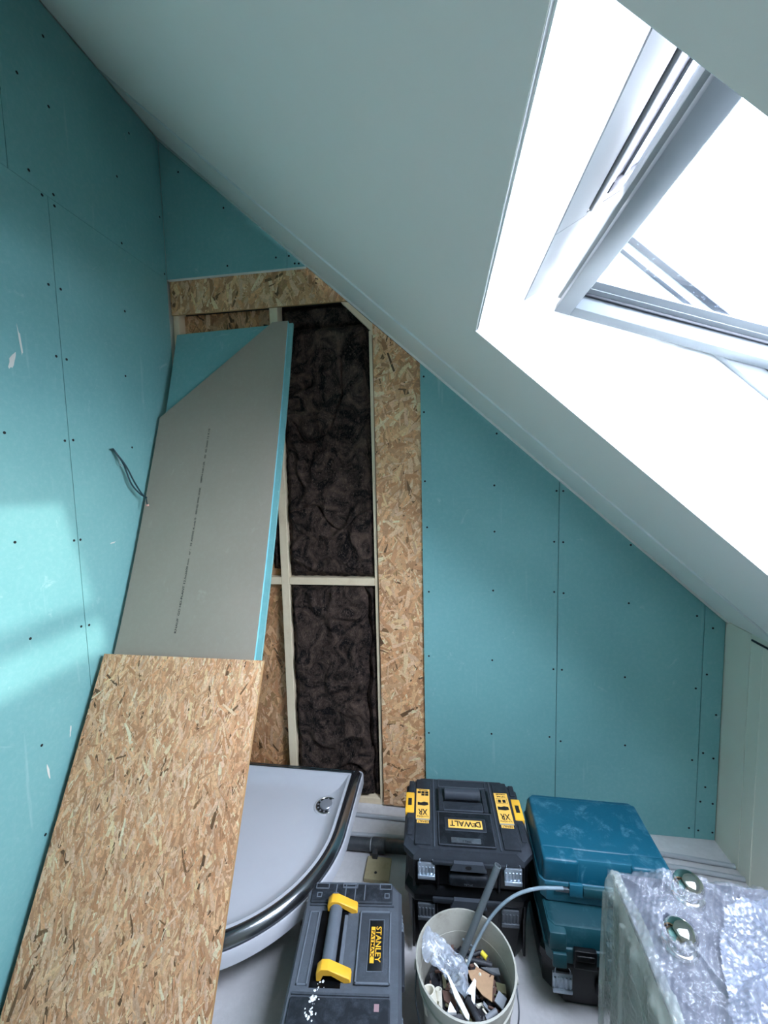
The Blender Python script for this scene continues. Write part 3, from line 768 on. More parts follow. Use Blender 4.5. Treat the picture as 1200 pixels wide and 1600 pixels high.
bm = bmesh.new(); lathe(bm, [(0.029, 0.0035), (0.029, 0.009), (0.026, 0.012), (0.0, 0.013)]); build('drain_cover', bm, M['satin'], dr, angle=40)
bm = bmesh.new()
for k in range(12): bx(bm, 0.033, 0.041, -0.003, 0.003, 0.0034, 0.005, 0, 1, Matrix.Rotation(k * PI / 6, 4, 'Z'))
build_split('drain_grille', bm, M['satin'], dr)
for x, y in ((0.16, -0.44), (0.42, -0.2), (-0.3, -0.46), (-0.3, 0.3), (0.44, 0.3)):
    bm = bmesh.new(); lathe(bm, [(0.0, 0.0), (0.026, 0.0), (0.026, 0.012), (0.011, 0.02), (0.011, zt - 0.105), (0.0, zt - 0.105)], (x, y, 0), 16); build('foot', bm, M['black_clean'], tray, angle=40)

# ================================================================ PIPES AND OFFCUTS ON THE FLOOR
def pipe_thing(name, pts, r, mat, label, cat, group=None, n=6, seg=12, inner=None):
    o = tube_o(name, catmull(pts, n), r, M[mat], None, seg, inner); tag(o, label, cat, group); return o
pipe_thing('cable_conduit', [(0.845, -0.055, 0.011), (1.2, -0.062, 0.011), (1.8, -0.088, 0.011), (2.2, -0.108, 0.011), (2.476, -0.135, 0.011)], 0.0095, 'conduit', 'pale grey conduit on the floor closest to the back wall', 'conduit', 'grey conduits along the back wall')
pipe_thing('cable_conduit', [(0.845, -0.168, 0.011), (1.2, -0.158, 0.011), (1.8, -0.160, 0.011), (2.2, -0.165, 0.011), (2.476, -0.19, 0.011)], 0.0095, 'conduit', 'pale grey conduit between the wall conduit and the black drain pipe', 'conduit', 'grey conduits along the back wall')
dp = empty('drain_pipe', (0.9, -0.235, 0.03)); tag(dp, 'dark grey drain pipe on the floor between tray and toolbox', 'pipe')
tube_o('pipe', [(-0.14, 0.0, 0), (0.07, 0.004, 0)], 0.025, M['pipe_grey'], dp, 20)
tube_o('coupling', [(0.066, 0.004, 0), (0.072, 0.004, 0), (0.12, 0.006, 0), (0.126, 0.006, 0)], [0.027, 0.030, 0.030, 0.027], M['pipe_grey'], dp, 20)
tube_o('pipe', [(0.126, 0.006, 0), (0.24, 0.008, 0)], 0.025, M['pipe_grey'], dp, 20)
tube_o('joint_ring', [(0.060, 0.004, 0), (0.064, 0.004, 0)], 0.0262, M['conduit'], dp, 20)
box('pipe_clip', 0.075, 0.098, -0.05, -0.02, -0.027, 0.012, M['pipe_grey'], dp, 0.003)
bm = bmesh.new(); bx(bm, 0.955, 1.058, -0.375, -0.272, 0.0, 0.018, 0.0012, 1)
pb = build('plywood_offcut', bm, M['ply']); tag(pb, 'square plywood offcut with a drilled hole lying before the drain pipe', 'wood offcut')
bm = bmesh.new(); lathe(bm, [(0.006, 0.0), (0.0, 0.0)], (1.0, -0.345, 0.0186), 12); build('drill_hole', bm, M['ink'], pb)
pb2 = box('plywood_offcut', 0.972, 1.075, -0.207, -0.182, 0.0, 0.022, M['ply'], None, 0.0012, 1); tag(pb2, 'thin plywood offcut lying behind the drain pipe', 'wood offcut')

# ================================================================ TOOLBOXES
def latch(parent, x, z0, z1, yfront, mat='silver', wdt=0.058, wire=True, axis='y'):
    """ribbed metal latch on a front face looking to -y"""
    L = empty('latch', (x, yfront, 0), 0, parent)
    bm = bmesh.new(); bx(bm, -wdt / 2, wdt / 2, -0.008, 0.0, z0, z1, 0.002, 2); build('latch_plate', bm, M[mat], L, angle=35)
    bm = bmesh.new()
    for k in range(5): bx(bm, -wdt / 2 + 0.006 + k * (wdt - 0.012) / 4 - 0.0028, -wdt / 2 + 0.006 + k * (wdt - 0.012) / 4 + 0.0028, -0.0108, -0.007, z0 + 0.006, z1 - 0.012, 0.001, 1)
    build_split('latch_rib', bm, M[mat], L, angle=35)
    bm = bmesh.new(); bx(bm, -wdt / 2, wdt / 2, -0.014, -0.006, z0 - 0.004, z0 + 0.010, 0.002, 2); build('latch_lip', bm, M[mat], L, angle=35)
    if wire:
        bm = bmesh.new()
        for sgn in (-1, 1): tube(bm, [(sgn * wdt * 0.38, -0.006, z1 - 0.004), (sgn * wdt * 0.38, -0.007, z1 + 0.012), (sgn * wdt * 0.30, -0.002, z1 + 0.018)], 0.0014, 6)
        build_split('latch_wire', bm, M['silver'], L, angle=50)
    return L
def rrect(w, d, ch):
    """chamfered rectangle outline, CCW"""
    x, y = w / 2, d / 2
    return [(x - ch, -y), (x, -y + ch), (x, y - ch), (x - ch, y), (-x + ch, y), (-x, y - ch), (-x, -y + ch), (-x + ch, -y)]
def loft(bm, secs, caps=True):
    """secs: list of (outline, z)"""
    rs = [[bm.verts.new((x, y, z)) for x, y in o] for o, z in secs]; n = len(rs[0])
    for a, b in zip(rs[:-1], rs[1:]):
        for k in range(n): bm.faces.new((a[k], a[(k + 1) % n], b[(k + 1) % n], b[k]))
    if caps: bm.faces.new(rs[0][::-1]); bm.faces.new(rs[-1])
def frame_rib(bm, x0, x1, y0, y1, z, w=0.004, h=0.004):
    """raised rectangular outline on a lid"""
    bx(bm, x0, x1, y0, y0 + w, z, z + h, 0.001, 1); bx(bm, x0, x1, y1 - w, y1, z, z + h, 0.001, 1)
    bx(bm, x0, x0 + w, y0, y1, z, z + h, 0.001, 1); bx(bm, x1 - w, x1, y0, y1, z, z + h, 0.001, 1)

# --- stacked black box, upper (lid with logo and stickers)
DWC = (1.357, -0.436); DWR = 0.04
t = empty('toolbox', DWC + (0.262,), DWR)
tag(t, 'black toolbox with yellow logo lid and yellow stickers, on top of its stack', 'toolbox', 'stacked black toolboxes by the back wall')
bm = bmesh.new(); loft(bm, [(rrect(0.386, 0.306, 0.02), 0.0), (rrect(0.400, 0.318, 0.022), 0.012), (rrect(0.408, 0.322, 0.024), 0.10)])
build('body', bm, M['black_clean'], t, angle=30)
lid = None
bm = bmesh.new(); loft(bm, [(rrect(0.420, 0.330, 0.028), 0.096), (rrect(0.432, 0.340, 0.034), 0.104), (rrect(0.434, 0.340, 0.036), 0.122), (rrect(0.416, 0.322, 0.050), 0.140)])
lid = build('lid', bm, M['black'], t, angle=30)
Zl = 0.140
bm = bmesh.new()
for s in (-1, 1):
    a, b = sorted((s * 0.122, s * 0.178))
    bx(bm, a, b, -0.150, 0.150, Zl - 0.004, Zl + 0.006, 0.003, 2)          # pads under the stickers
    a, b = sorted((s * 0.186, s * 0.206))
    bx(bm, a, b, 0.088, 0.140, Zl - 0.004, Zl + 0.005, 0.003, 2)
    bx(bm, a, b, -0.115, -0.040, Zl - 0.004, Zl + 0.005, 0.004, 2)
    a, b = sorted((s * 0.108, s * 0.114)); bx(bm, a, b, -0.155, 0.158, Zl - 0.002, Zl + 0.004, 0.0015, 1)
build_split('lid_pad', bm, M['black'], lid, angle=35)
bm = bmesh.new(); bx(bm, -0.098, 0.098, -0.150, -0.008, Zl - 0.006, Zl + 0.007, 0.006, 3); frame_rib(bm, -0.096, 0.096, -0.150, -0.010, Zl + 0.006, 0.003, 0.002)
bx(bm, -0.072, 0.072, -0.092, -0.036, Zl + 0.005, Zl + 0.009, 0.002, 2)
build('logo_panel', bm, M['black'], lid, angle=35)
bm = bmesh.new(); frame_rib(bm, -0.092, 0.096, 0.118, 0.160, Zl - 0.002, 0.0035, 0.005); build_split('hinge_panel', bm, M['black'], lid, angle=35)
bm = bmesh.new(); bx(bm, -0.102, 0.102, 0.000, 0.108, Zl - 0.0005, Zl + 0.0015, 0, 1); build('handle_recess', bm, M['black_clean'], lid)
h = empty('lid_handle', (0, 0, 0), 0, lid)
bm = bmesh.new(); tube(bm, [(-0.068, 0.072, Zl + 0.012), (0.068, 0.072, Zl + 0.012)], 0.0205, 16)
for k in (-0.064, 0.064): tube(bm, [(k - 0.003, 0.072, Zl + 0.012), (k + 0.003, 0.072, Zl + 0.012)], 0.0225, 16)
build('handle_grip', bm, M['black'], h, angle=40)
bm = bmesh.new()
for s in (-1, 1):
    a, b = sorted((s * 0.074, s * 0.092)); bx(bm, a, b, -0.004, 0.108, Zl - 0.002, Zl + 0.009, 0.004, 2)
bx(bm, -0.074, 0.074, 0.000, 0.042, Zl - 0.002, Zl + 0.006, 0.004, 2)
build_split('handle_arm', bm, M['black'], h, angle=35)
lg = box('logo_plate', -0.060, 0.060, -0.082, -0.046, Zl + 0.008, Zl + 0.0098, M['yellow_label'], lid, 0.001)
text_o('logo_text', 'D WALT', 0.03, M['ink'], lid, (0, -0.064, Zl + 0.0102), PI, width=0.108, height=0.023)
text_o('logo_text', 'E', 0.02, M['ink'], lid, (0.0315, -0.067, Zl + 0.0102), PI, width=0.011, height=0.016)
st = box('size_plate', -0.053, 0.047, -0.1395, -0.1195, Zl + 0.006, Zl + 0.0088, M['dull_metal'], lid, 0.001)
text_o('size_text', '7 Tstak', 0.009, M['ink'], lid, (0, -0.1345, Zl + 0.0091), 0.0, width=0.03, height=0.007)
for s in (-1, 1):
    cx = 0.150 * s - 0.001
    stk = box('sticker', cx - 0.0255, cx + 0.0255, -0.047, 0.095, Zl + 0.0058, Zl + 0.0066, M['yellow_label'], lid)
    zz = Zl + 0.0069
    text_o('sticker_text', 'XR', 0.03, M['ink'], stk, (cx, -0.018, zz), PI, width=0.034, height=0.026)
    text_o('sticker_text', 'LI-ION', 0.008, M['ink'], stk, (cx, -0.038, zz), PI, width=0.040, height=0.006)
    text_o('sticker_text', 'CORDLESS', 0.008, M['ink'], stk, (cx, 0.089, zz), PI, width=0.034, height=0.005)
    bm = bmesh.new()
    if s < 0:
        for i in range(3):
            for j in range(2 if i else 1): bx(bm, cx - 0.021 + i * 0.0145 + (0 if i else 0), cx - 0.0085 + i * 0.0145, 0.073 - j * 0.012, 0.083 - j * 0.012, zz - 0.0002, zz + 0.0002)
    else:
        frame_rib(bm, cx - 0.020, cx + 0.020, 0.043, 0.068, zz - 0.0002, 0.001, 0.0004); bx(bm, cx - 0.014, cx - 0.003, 0.048, 0.062, zz - 0.0002, zz + 0.0002); bx(bm, cx + 0.003, cx + 0.014, 0.048, 0.062, zz - 0.0002, zz + 0.0002)
    # small drawing of a cordless tool
    prism(bm, [(cx - 0.020, 0.014), (cx + 0.006, 0.012), (cx + 0.020, 0.016), (cx + 0.019, 0.028), (cx + 0.004, 0.031), (cx - 0.008, 0.026), (cx - 0.020, 0.029)], zz - 0.0002, zz + 0.0002, lambda a, b, t_: (a, b, t_))
    build_split('sticker_print', bm, M['ink'], stk)
    if s > 0: text_o('sticker_text', 'TSTAK', 0.008, M['ink'], stk, (cx, 0.077, zz), PI, width=0.034, height=0.006)
    box('sticker_foot', cx - 0.0255, cx + 0.0255, -0.0525, -0.047, Zl + 0.0058, Zl + 0.0065, M['label_grey'], stk)
    sm = box('sticker', cx - 0.0215, cx + 0.0215, -0.0665, -0.0535, Zl + 0.0058, Zl + 0.0064, M['yellow_label'], lid)
    text_o('sticker_text', 'DEWALT', 0.01, M['ink'], sm, (cx, -0.060, Zl + 0.0067), PI, width=0.036, height=0.009)
    a, b = sorted((s * 0.184, s * 0.217)); yo = 0.031 if s < 0 else 0.024
    bm = bmesh.new(); bx(bm, a, b, yo - 0.048, yo + 0.048, 0.118, Zl + 0.004, 0.003, 2); sl = build('side_latch', bm, M['yellow'], t, angle=35)
    box('latch_slot', (a + b) / 2 - 0.007, (a + b) / 2 + 0.007, yo - 0.017, yo + 0.017, Zl + 0.0035, Zl + 0.0046, M['ink'], sl)
bm = bmesh.new()
bx(bm, -0.120, 0.120, -0.176, -0.150, 0.094, 0.108, 0.004, 2)
prism(bm, [(-0.06, 0.085), (0.06, 0.085), (0.048, 0.112), (-0.048, 0.112)], -0.182, -0.165, lambda a, b, t_: (a, t_, b))
build('front_lip', bm, M['black'], t, angle=35)
bm = bmesh.new(); lathe(bm, [(0.009, 0), (0.0, 0.0)], (0, 0, 0), 12)
for v in bm.verts: v.co = Vector((v.co.x * 1.2, -0.1828, v.co.y * 0.8 + 0.1))
build('lock_hole', bm, M['ink'], t)
for x in (-0.139, 0.146): latch(t, x, 0.045, 0.096, -0.164)
bm = bmesh.new(); bx(bm, -0.066, 0.066, -0.178, -0.150, 0.020, 0.062, 0.011, 3); fh = build('front_handle', bm, M['black'], t, angle=40)
text_o('handle_text', 'TSTAK', 0.01, M['dull_metal'], fh, (0, -0.1785, 0.034), width=0.03, height=0.007, rot=(PI / 2, 0, 0))
bm = bmesh.new()
for s in (-1, 1):
    a, b = sorted((s * 0.098, s * 0.106)); bx(bm, a, b, -0.168, -0.150, 0.0, 0.10, 0.002, 1)
    a, b = sorted((s * 0.178, s * 0.186)); bx(bm, a, b, -0.166, -0.150, 0.0, 0.10, 0.002, 1)
build_split('front_rib', bm, M['black_clean'], t, angle=35)

# --- lower box of that stack
t2 = empty('toolbox', DWC + (0.0,), DWR)
tag(t2, 'tall black toolbox with dull metal latches, under the toolbox with stickers', 'toolbox', 'stacked black toolboxes by the back wall')
bm = bmesh.new(); loft(bm, [(rrect(0.372, 0.290, 0.03), 0.0), (rrect(0.384, 0.302, 0.034), 0.02), (rrect(0.408, 0.322, 0.024), 0.215)])
build('body', bm, M['black_clean'], t2, angle=30)
bm = bmesh.new(); loft(bm, [(rrect(0.422, 0.332, 0.03), 0.214), (rrect(0.430, 0.338, 0.034), 0.220), (rrect(0.430, 0.338, 0.034), 0.240), (rrect(0.404, 0.312, 0.04), 0.2612)])
build('lid', bm, M['black_clean'], t2, angle=30)
bm = bmesh.new(); bx(bm, -0.120, 0.120, -0.176, -0.150, 0.216, 0.236, 0.005, 2)
prism(bm, [(-0.06, 0.212), (0.06, 0.212), (0.048, 0.239), (-0.048, 0.239)], -0.182, -0.165, lambda a, b, t_: (a, t_, b))
build('front_lip', bm, M['black'], t2, angle=35)
for x in (-0.141, 0.138): latch(t2, x, 0.150, 0.203, -0.160, 'dull_metal', wire=False)
bm = bmesh.new(); bx(bm, -0.06, 0.06, -0.170, -0.150, 0.120, 0.17, 0.010, 3); build('front_handle', bm, M['black_clean'], t2, angle=40)
bm = bmesh.new()
for s in (-1, 1):
    for x in (0.102, 0.182):
        a, b = sorted((s * x, s * (x + 0.008))); bx(bm, a, b, -0.162, -0.140, 0.03, 0.212, 0.002, 1)
build_split('front_rib', bm, M['black_clean'], t2, angle=35)

# --- dusty box with yellow handle brackets
t = empty('toolbox', (0.998, -0.784, 0.0), 0.10)
tag(t, 'dusty black toolbox with a yellow bracketed lid handle, beside the shower tray', 'toolbox')
rot90 = lambda o: [(y, -x) for x, y in o]
DY = -0.058
sh = lambda o: [(x, y + DY) for x, y in o]
bm = bmesh.new(); loft(bm, [(sh(rrect(0.262, 0.40, 0.02)), 0.0), (sh(rrect(0.276, 0.41, 0.02)), 0.02), (sh(rrect(0.294, 0.428, 0.022)), 0.225)])
build('body', bm, M['black_clean'], t, angle=30)
bm = bmesh.new(); loft(bm, [(sh(rrect(0.306, 0.436, 0.022)), 0.222), (sh(rrect(0.316, 0.444, 0.026)), 0.230), (sh(rrect(0.316, 0.444, 0.028)), 0.252), (sh(rrect(0.296, 0.428, 0.034)), 0.272)])
lid = build('lid', bm, M['dusty'], t, angle=30)
Z = 0.272; CY = -0.038
bm = bmesh.new()
bx(bm, -0.140, 0.128, 0.084, 0.146, Z - 0.006, Z + 0.008, 0.005, 3)       # far pad
bx(bm, -0.140, 0.128, -0.264, -0.160, Z - 0.006, Z + 0.008, 0.005, 3)     # near pad
build_split('lid_pad', bm, M['dusty'], lid, angle=35)
bm = bmesh.new()
bx(bm, -0.140, 0.134, 0.0765, 0.082, Z - 0.002, Z + 0.005, 0.0015, 2); bx(bm, -0.140, 0.126, -0.155, -0.1495, Z - 0.002, Z + 0.005, 0.0015, 2)
frame_rib(bm, -0.134, -0.102, -0.134, 0.060, Z - 0.001, 0.0045, 0.004)
frame_rib(bm, 0.028, 0.126, -0.132, 0.058, Z + 0.004, 0.005, 0.005)
frame_rib(bm, 0.058, 0.106, -0.104, 0.034, Z + 0.006, 0.002, 0.003)
frame_rib(bm, -0.130, -0.085, 0.126, 0.146, Z + 0.006, 0.003, 0.004); frame_rib(bm, 0.085, 0.126, 0.126, 0.146, Z + 0.006, 0.003, 0.004)
for k in range(4): bx(bm, -0.062 + k * 0.032, -0.058 + k * 0.032, 0.09, 0.142, Z + 0.006, Z + 0.010, 0.0015, 1)
frame_rib(bm, -0.04, 0.012, 0.128, 0.144, Z + 0.006, 0.004, 0.006)
for x, y in ((-0.068, 0.098), (0.102, 0.098), (-0.122, 0.098)): frame_rib(bm, x, x + 0.017, y, y + 0.017, Z + 0.006, 0.003, 0.003)
build_split('lid_rib', bm, M['dusty'], lid, angle=35)
box('logo_panel', 0.030, 0.124, -0.130, 0.056, Z - 0.004, Z + 0.006, M['dusty'], lid, 0.004)
bm = bmesh.new(); bx(bm, -0.096, -0.010, -0.138, 0.062, Z - 0.0005, Z + 0.0012); build('handle_recess', bm, M['black_clean'], lid)
h = empty('lid_handle', (0, 0, 0), 0, lid)
bm = bmesh.new(); tube(bm, [(-0.050, 0.060, Z + 0.012), (-0.050, -0.108, Z + 0.012)], 0.020, 14)
bx(bm, -0.022, -0.010, -0.12, 0.05, Z - 0.001, Z + 0.004, 0.002, 1)
build('handle_grip', bm, M['dusty'], h, angle=40)
def bracket(y0, y1):
    bm = bmesh.new()
    prof = [(-0.078, 0.004), (-0.078, 0.026), (-0.064, 0.040), (-0.044, 0.040), (0.016, 0.012), (0.018, 0.0), (0.0, -0.002), (-0.036, 0.020), (-0.058, 0.020), (-0.066, 0.004)]
    prism(bm, [(a, Z + b) for a, b in prof], y0, y1, lambda a, b, t_: (a + (0.0), t_, b))
    bmesh.ops.recalc_face_normals(bm, faces=bm.faces[:])
    bmesh.ops.bevel(bm, geom=bm.edges[:], offset=0.0015, segments=1, affect='EDGES')
    return build('handle_bracket', bm, M['yellow'], h, angle=35)
bracket(0.056, 0.083); bracket(-0.126, -0.099)
lb = box('label_plate', 0.062, 0.1015, -0.100, 0.030, Z + 0.0062, Z + 0.0076, M['label_black'], lid, 0.0006)
text_o('label_text', 'STANLEY', 0.02, M['yellow'], lb, (0.0895, -0.034, Z + 0.0079), -PI / 2, width=0.094, height=0.0165)
ys_ = box('label_stripe', 0.0665, 0.0785, -0.083, 0.012, Z + 0.0074, Z + 0.0081, M['yellow'], lb)
text_o('label_text', 'FATMAX', 0.012, M['ink'], ys_, (0.0725, -0.034, Z + 0.0084), -PI / 2, width=0.072, height=0.0095)
box('handle_strip', 0.131, 0.139, -0.088, 0.006, Z - 0.006, Z - 0.001, M['dull_metal'], lid, 0.001)
box('label_plate', 0.086, 0.099, -0.190, -0.174, Z + 0.0078, Z + 0.0086, M['pink'], lid)
rd = random.Random(5); bm = bmesh.new()
for i in range(46):                                              # dried filler splashes
    cx, cy, r = (-0.076, -0.166, 0.012) if i < 18 else ((-0.085, -0.196, 0.014) if i < 34 else (-0.07, -0.14, 0.02))
    x, y = rd.gauss(cx, r * 0.6), rd.gauss(cy, r * 0.5); q = rd.uniform(0.0012, 0.005)
    zb = Z + 0.0078 if y < -0.161 else Z + 0.001
    m4 = Matrix.Translation((x, y, zb)) @ Matrix.Rotation(rd.uniform(0, 3), 4, 'Z') @ Matrix.Diagonal((q, q * rd.uniform(0.4, 1), 0.0008, 1))
    bmesh.ops.create_icosphere(bm, subdivisions=1, radius=1, matrix=m4)
o = build('filler_splash', bm, M['white_scrap'], lid); tag(o, kind='stuff')
def side_latch(y, z0, z1, mat, x):
    L = latch(t, 0, z0, z1, 0, mat, 0.056, True); L.location = (x, y, 0); L.rotation_euler = (0, 0, PI / 2)
side_latch(0.085, 0.165, 0.222, 'silver', 0.150); side_latch(-0.175, 0.165, 0.222, 'silver', 0.150)
bm = bmesh.new(); bx(bm, 0.152, 0.166, -0.11, 0.03, 0.224, 0.246, 0.004, 2); build('front_lip', bm, M['black'], t, angle=35)

# --- teal power tool cases on a black box, by the right
def tool_case(name, loc, rz, wdt, dep, hgt, mat, label, lip, notch):
    t = empty(name, loc, rz); tag(t, label, 'tool case', 'stack of tool cases by the back wall')
    ch = 0.016
    hb = hgt * 0.46
    bm = bmesh.new(); loft(bm, [(rrect(wdt * 0.93, dep * 0.93, ch), 0.0), (rrect(wdt * 0.965, dep * 0.965, ch), 0.008), (rrect(wdt * 0.99, dep * 0.99, ch), hb)])
    build('case_base', bm, M[mat], t, angle=30)
    bm = bmesh.new(); loft(bm, [(rrect(wdt, dep, ch), hb - 0.004), (rrect(wdt * 1.005, dep * 1.005, ch), hb + 0.001), (rrect(wdt * 1.0, dep * 1.0, ch), hb + 0.007), (rrect(wdt * 0.985, dep * 0.975, ch), hb + 0.009), (rrect(wdt * 0.955, dep * 0.925, ch), hgt - 0.012), (rrect(wdt * 0.93, dep * 0.895, ch), hgt - 0.002), (rrect(wdt * 0.91, dep * 0.87, ch), hgt)])
    lid = build('case_lid', bm, M[mat], t, angle=30)
    return t, lid, hb
t, lid, hb = tool_case('tool_case', (1.780, -0.510, 0.306), -0.01, 0.393, 0.285, 0.146, 'blue_case', 'teal blue power tool case with a notched front edge, topmost of the stack', 0, 0)
yF = -0.1425
# notched front: two proud pads of lid with a handle hollow between
bm = bmesh.new()
bx(bm, -0.186, -0.078, yF + 0.002, yF + 0.060, hb + 0.004, 0.1475, 0.010, 3)
bx(bm, 0.072, 0.186, yF + 0.002, yF + 0.060, hb + 0.004, 0.1475, 0.010, 3)
bx(bm, -0.184, 0.184, yF + 0.046, 0.118, 0.120, 0.1485, 0.008, 3)
build_split('lid_panel', bm, M['blue_case'], lid, angle=40)
bm = bmesh.new(); bx(bm, -0.070, 0.070, yF - 0.010, yF + 0.02, hb - 0.028, hb + 0.006, 0.006, 2); build('carry_handle', bm, M['green_case'], t, angle=35)
bm = bmesh.new(); bx(bm, -0.150, -0.104, yF - 0.006, yF + 0.004, hb - 0.020, hb - 0.006, 0.002, 1); build('name_plate', bm, M['dull_metal'], t)
for x in (-0.09, 0.10):
    bm = bmesh.new(); bx(bm, x - 0.02, x + 0.02, yF - 0.008, yF + 0.004, hb - 0.030, hb + 0.012, 0.003, 2); build('case_latch', bm, M['blue_case'], t, angle=35)
bm = bmesh.new(); bx(bm, 0.184, 0.206, -0.095, -0.070, hb - 0.01, hb + 0.02, 0.003, 2); build('side_clip', bm, M['navy'], t, angle=35)
t, lid, hb = tool_case('tool_case', (1.792, -0.555, 0.190), 0.0, 0.418, 0.352, 0.116, 'green_case', 'dark green power tool case sandwiched in the middle of the stack', 0, 0)
yF = -0.176
bm = bmesh.new()
bx(bm, -0.200, -0.150, yF - 0.004, yF + 0.10, hb + 0.004, 0.112, 0.006, 2); bx(bm, -0.040, 0.02, yF - 0.004, yF + 0.02, hb - 0.005, 0.090, 0.006, 2)
bx(bm, -0.142, 0.19, yF + 0.03, yF + 0.12, 0.090, 0.1155, 0.004, 2)
build_split('lid_panel', bm, M['green_case'], lid, angle=40)
for x in (-0.100,):
    bm = bmesh.new(); bx(bm, x - 0.032, x + 0.032, yF - 0.012, yF + 0.004, hb - 0.04, hb + 0.018, 0.004, 2); bx(bm, x - 0.026, x + 0.026, yF - 0.015, yF - 0.004, hb - 0.012, hb + 0.006, 0.003, 2)
    build('case_latch', bm, M['black_clean'], t, angle=35)
bm = bmesh.new(); bx(bm, -0.190, -0.150, yF - 0.008, yF + 0.004, 0.004, hb - 0.004, 0.003, 2); bx(bm, -0.038, 0.014, yF - 0.008, yF + 0.004, 0.004, hb - 0.004, 0.003, 2); build_split('front_rib', bm, M['green_case'], t, angle=35)
t = empty('toolbox', (1.800, -0.525, 0.0)); tag(t, 'black toolbox with a silver latch at the foot of the teal case stack', 'toolbox')
bm = bmesh.new(); loft(bm, [(rrect(0.385, 0.300, 0.05), 0.0), (rrect(0.404, 0.318, 0.05), 0.02), (rrect(0.424, 0.332, 0.034), 0.145)]); build('body', bm, M['black_clean'], t, angle=30)
bm = bmesh.new(); loft(bm, [(rrect(0.432, 0.340, 0.03), 0.143), (rrect(0.436, 0.342, 0.034), 0.150), (rrect(0.436, 0.342, 0.034), 0.170), (rrect(0.410, 0.320, 0.04), 0.1895)]); build('lid', bm, M['black_clean'], t, angle=30)
latch(t, -0.158, 0.066, 0.124, -0.164); latch(t, 0.158, 0.066, 0.124, -0.164)
bm = bmesh.new(); bx(bm, -0.06, 0.06, -0.178, -0.150, 0.060, 0.11, 0.011, 3); build('front_handle', bm, M['black'], t, angle=40)

# ================================================================ BUCKET AND RUBBISH
BC = (1.342, -0.833)
t = empty('bucket', BC + (0.0,)); tag(t, 'dirty white builder bucket full of offcuts on the floor', 'bucket')
bm = bmesh.new()
lathe(bm, [(0.0, 0.0), (0.108, 0.0), (0.112, 0.004), (0.1265, 0.235), (0.132, 0.236), (0.1335, 0.250), (0.130, 0.252), (0.131, 0.268), (0.1355, 0.270), (0.1365, 0.293), (0.139, 0.295), (0.139, 0.300), (0.134, 0.301), (0.1325, 0.296), (0.124, 0.2), (0.109, 0.006), (0.0, 0.006)], (0, 0, 0), 56)
build('pail', bm, M['bucket'], t, angle=40)
bm = bmesh.new(); tube(bm, catmull([(0.137, 0.0, 0.262), (0.135, -0.06, 0.225), (0.098, -0.115, 0.17), (0.0, -0.148, 0.15), (-0.098, -0.115, 0.17), (-0.135, -0.06, 0.225), (-0.137, 0.0, 0.262)], 6), 0.0022, 8); build('bail', bm, M['dull_metal'], t, smooth=True)
for s in (-1, 1): tube_o('bail_ear', [(s * 0.132, 0, 0.262), (s * 0.143, 0, 0.262)], 0.011, M['bucket'], t, 12)
GR = 'offcuts in the bucket'
def B(x, y, z): return (BC[0] + x, BC[1] + y, z)
def scrap_tube(name, a, b, r, mat, label, cat, inner=None, seg=14):
    o = tube_o(name, [B(*a), ((B(*a)[0] + B(*b)[0]) / 2, (B(*a)[1] + B(*b)[1]) / 2, (a[2] + b[2]) / 2), B(*b)], r, M[mat], None, seg, inner)
    tag(o, label, cat, GR); return o
# dark filling under the larger pieces
rd = random.Random(21); bm = bmesh.new()
for i in range(420):
    r = 0.112 * math.sqrt(rd.random()); th = rd.uniform(0, 2 * PI)
    x, y, z = r * math.cos(th), r * math.sin(th), rd.uniform(0.15, 0.204)
    L, W_, H = rd.uniform(0.008, 0.028), rd.uniform(0.003, 0.010), rd.uniform(0.001, 0.005)
    m4 = Matrix.Translation(B(x, y, z)) @ Matrix.Rotation(rd.uniform(0, PI), 4, 'Z') @ Matrix.Rotation(rd.gauss(0, 0.5), 4, 'Y') @ Matrix.Rotation(rd.gauss(0, 0.5), 4, 'X')
    if math.hypot(x, y) + L < 0.118: bx(bm, -L, L, -W_, W_, -H, H, 0, 1, m4)
lathe(bm, [(0.117, 0.18), (0.05, 0.187), (0.0, 0.184)], B(0, 0, 0), 20)
o = build('small_offcuts', bm, M['dark_scrap']); tag(o, 'small dark offcuts filling the bucket under the larger pieces', 'rubbish', None, 'stuff')
rd = random.Random(22); bm = bmesh.new(); bm.from_mesh(o.data); nf = len(bm.faces)
for mi, n in ((1, 26), (2, 22), (3, 14), (4, 8)):
    for i in range(n):
        r = 0.10 * math.sqrt(rd.random()); th = rd.uniform(0, 2 * PI)
        L, W_, H = rd.uniform(0.007, 0.022), rd.uniform(0.002, 0.006), rd.uniform(0.001, 0.003)
        m4 = Matrix.Translation(B(r * math.cos(th), r * math.sin(th), rd.uniform(0.203, 0.213))) @ Matrix.Rotation(rd.uniform(0, PI), 4, 'Z') @ Matrix.Rotation(rd.gauss(0, 0.5), 4, 'Y')
        vs = bx(bm, -L, L, -W_, W_, -H, H, 0, 1, m4)
        for f in {f for v in vs for f in v.link_faces}: f.material_index = mi
bm.to_mesh(o.data); bm.free()
for k in ('brown_scrap', 'mid_scrap', 'cream', 'olive'): o.data.materials.append(M[k])
o['label'] = 'small dark, brown and grey offcuts filling the bucket under the larger pieces'
scrap_tube('grey_pipe', (-0.010, 0.078, 0.200), (0.106, 0.133, 0.465), 0.0105, 'rod_grey', 'long straight grey pipe sticking up out of the bucket', 'pipe', 0.8)
o = tube_o('plastic_hose', catmull([B(0.008, 0.060, 0.205), B(0.036, 0.085, 0.25), B(0.085, 0.105, 0.325), B(0.145, 0.113, 0.386), B(0.215, 0.116, 0.420), B(0.291, 0.113, 0.434)], 8), 0.0048, M['hose'], None, 12, 0.7)
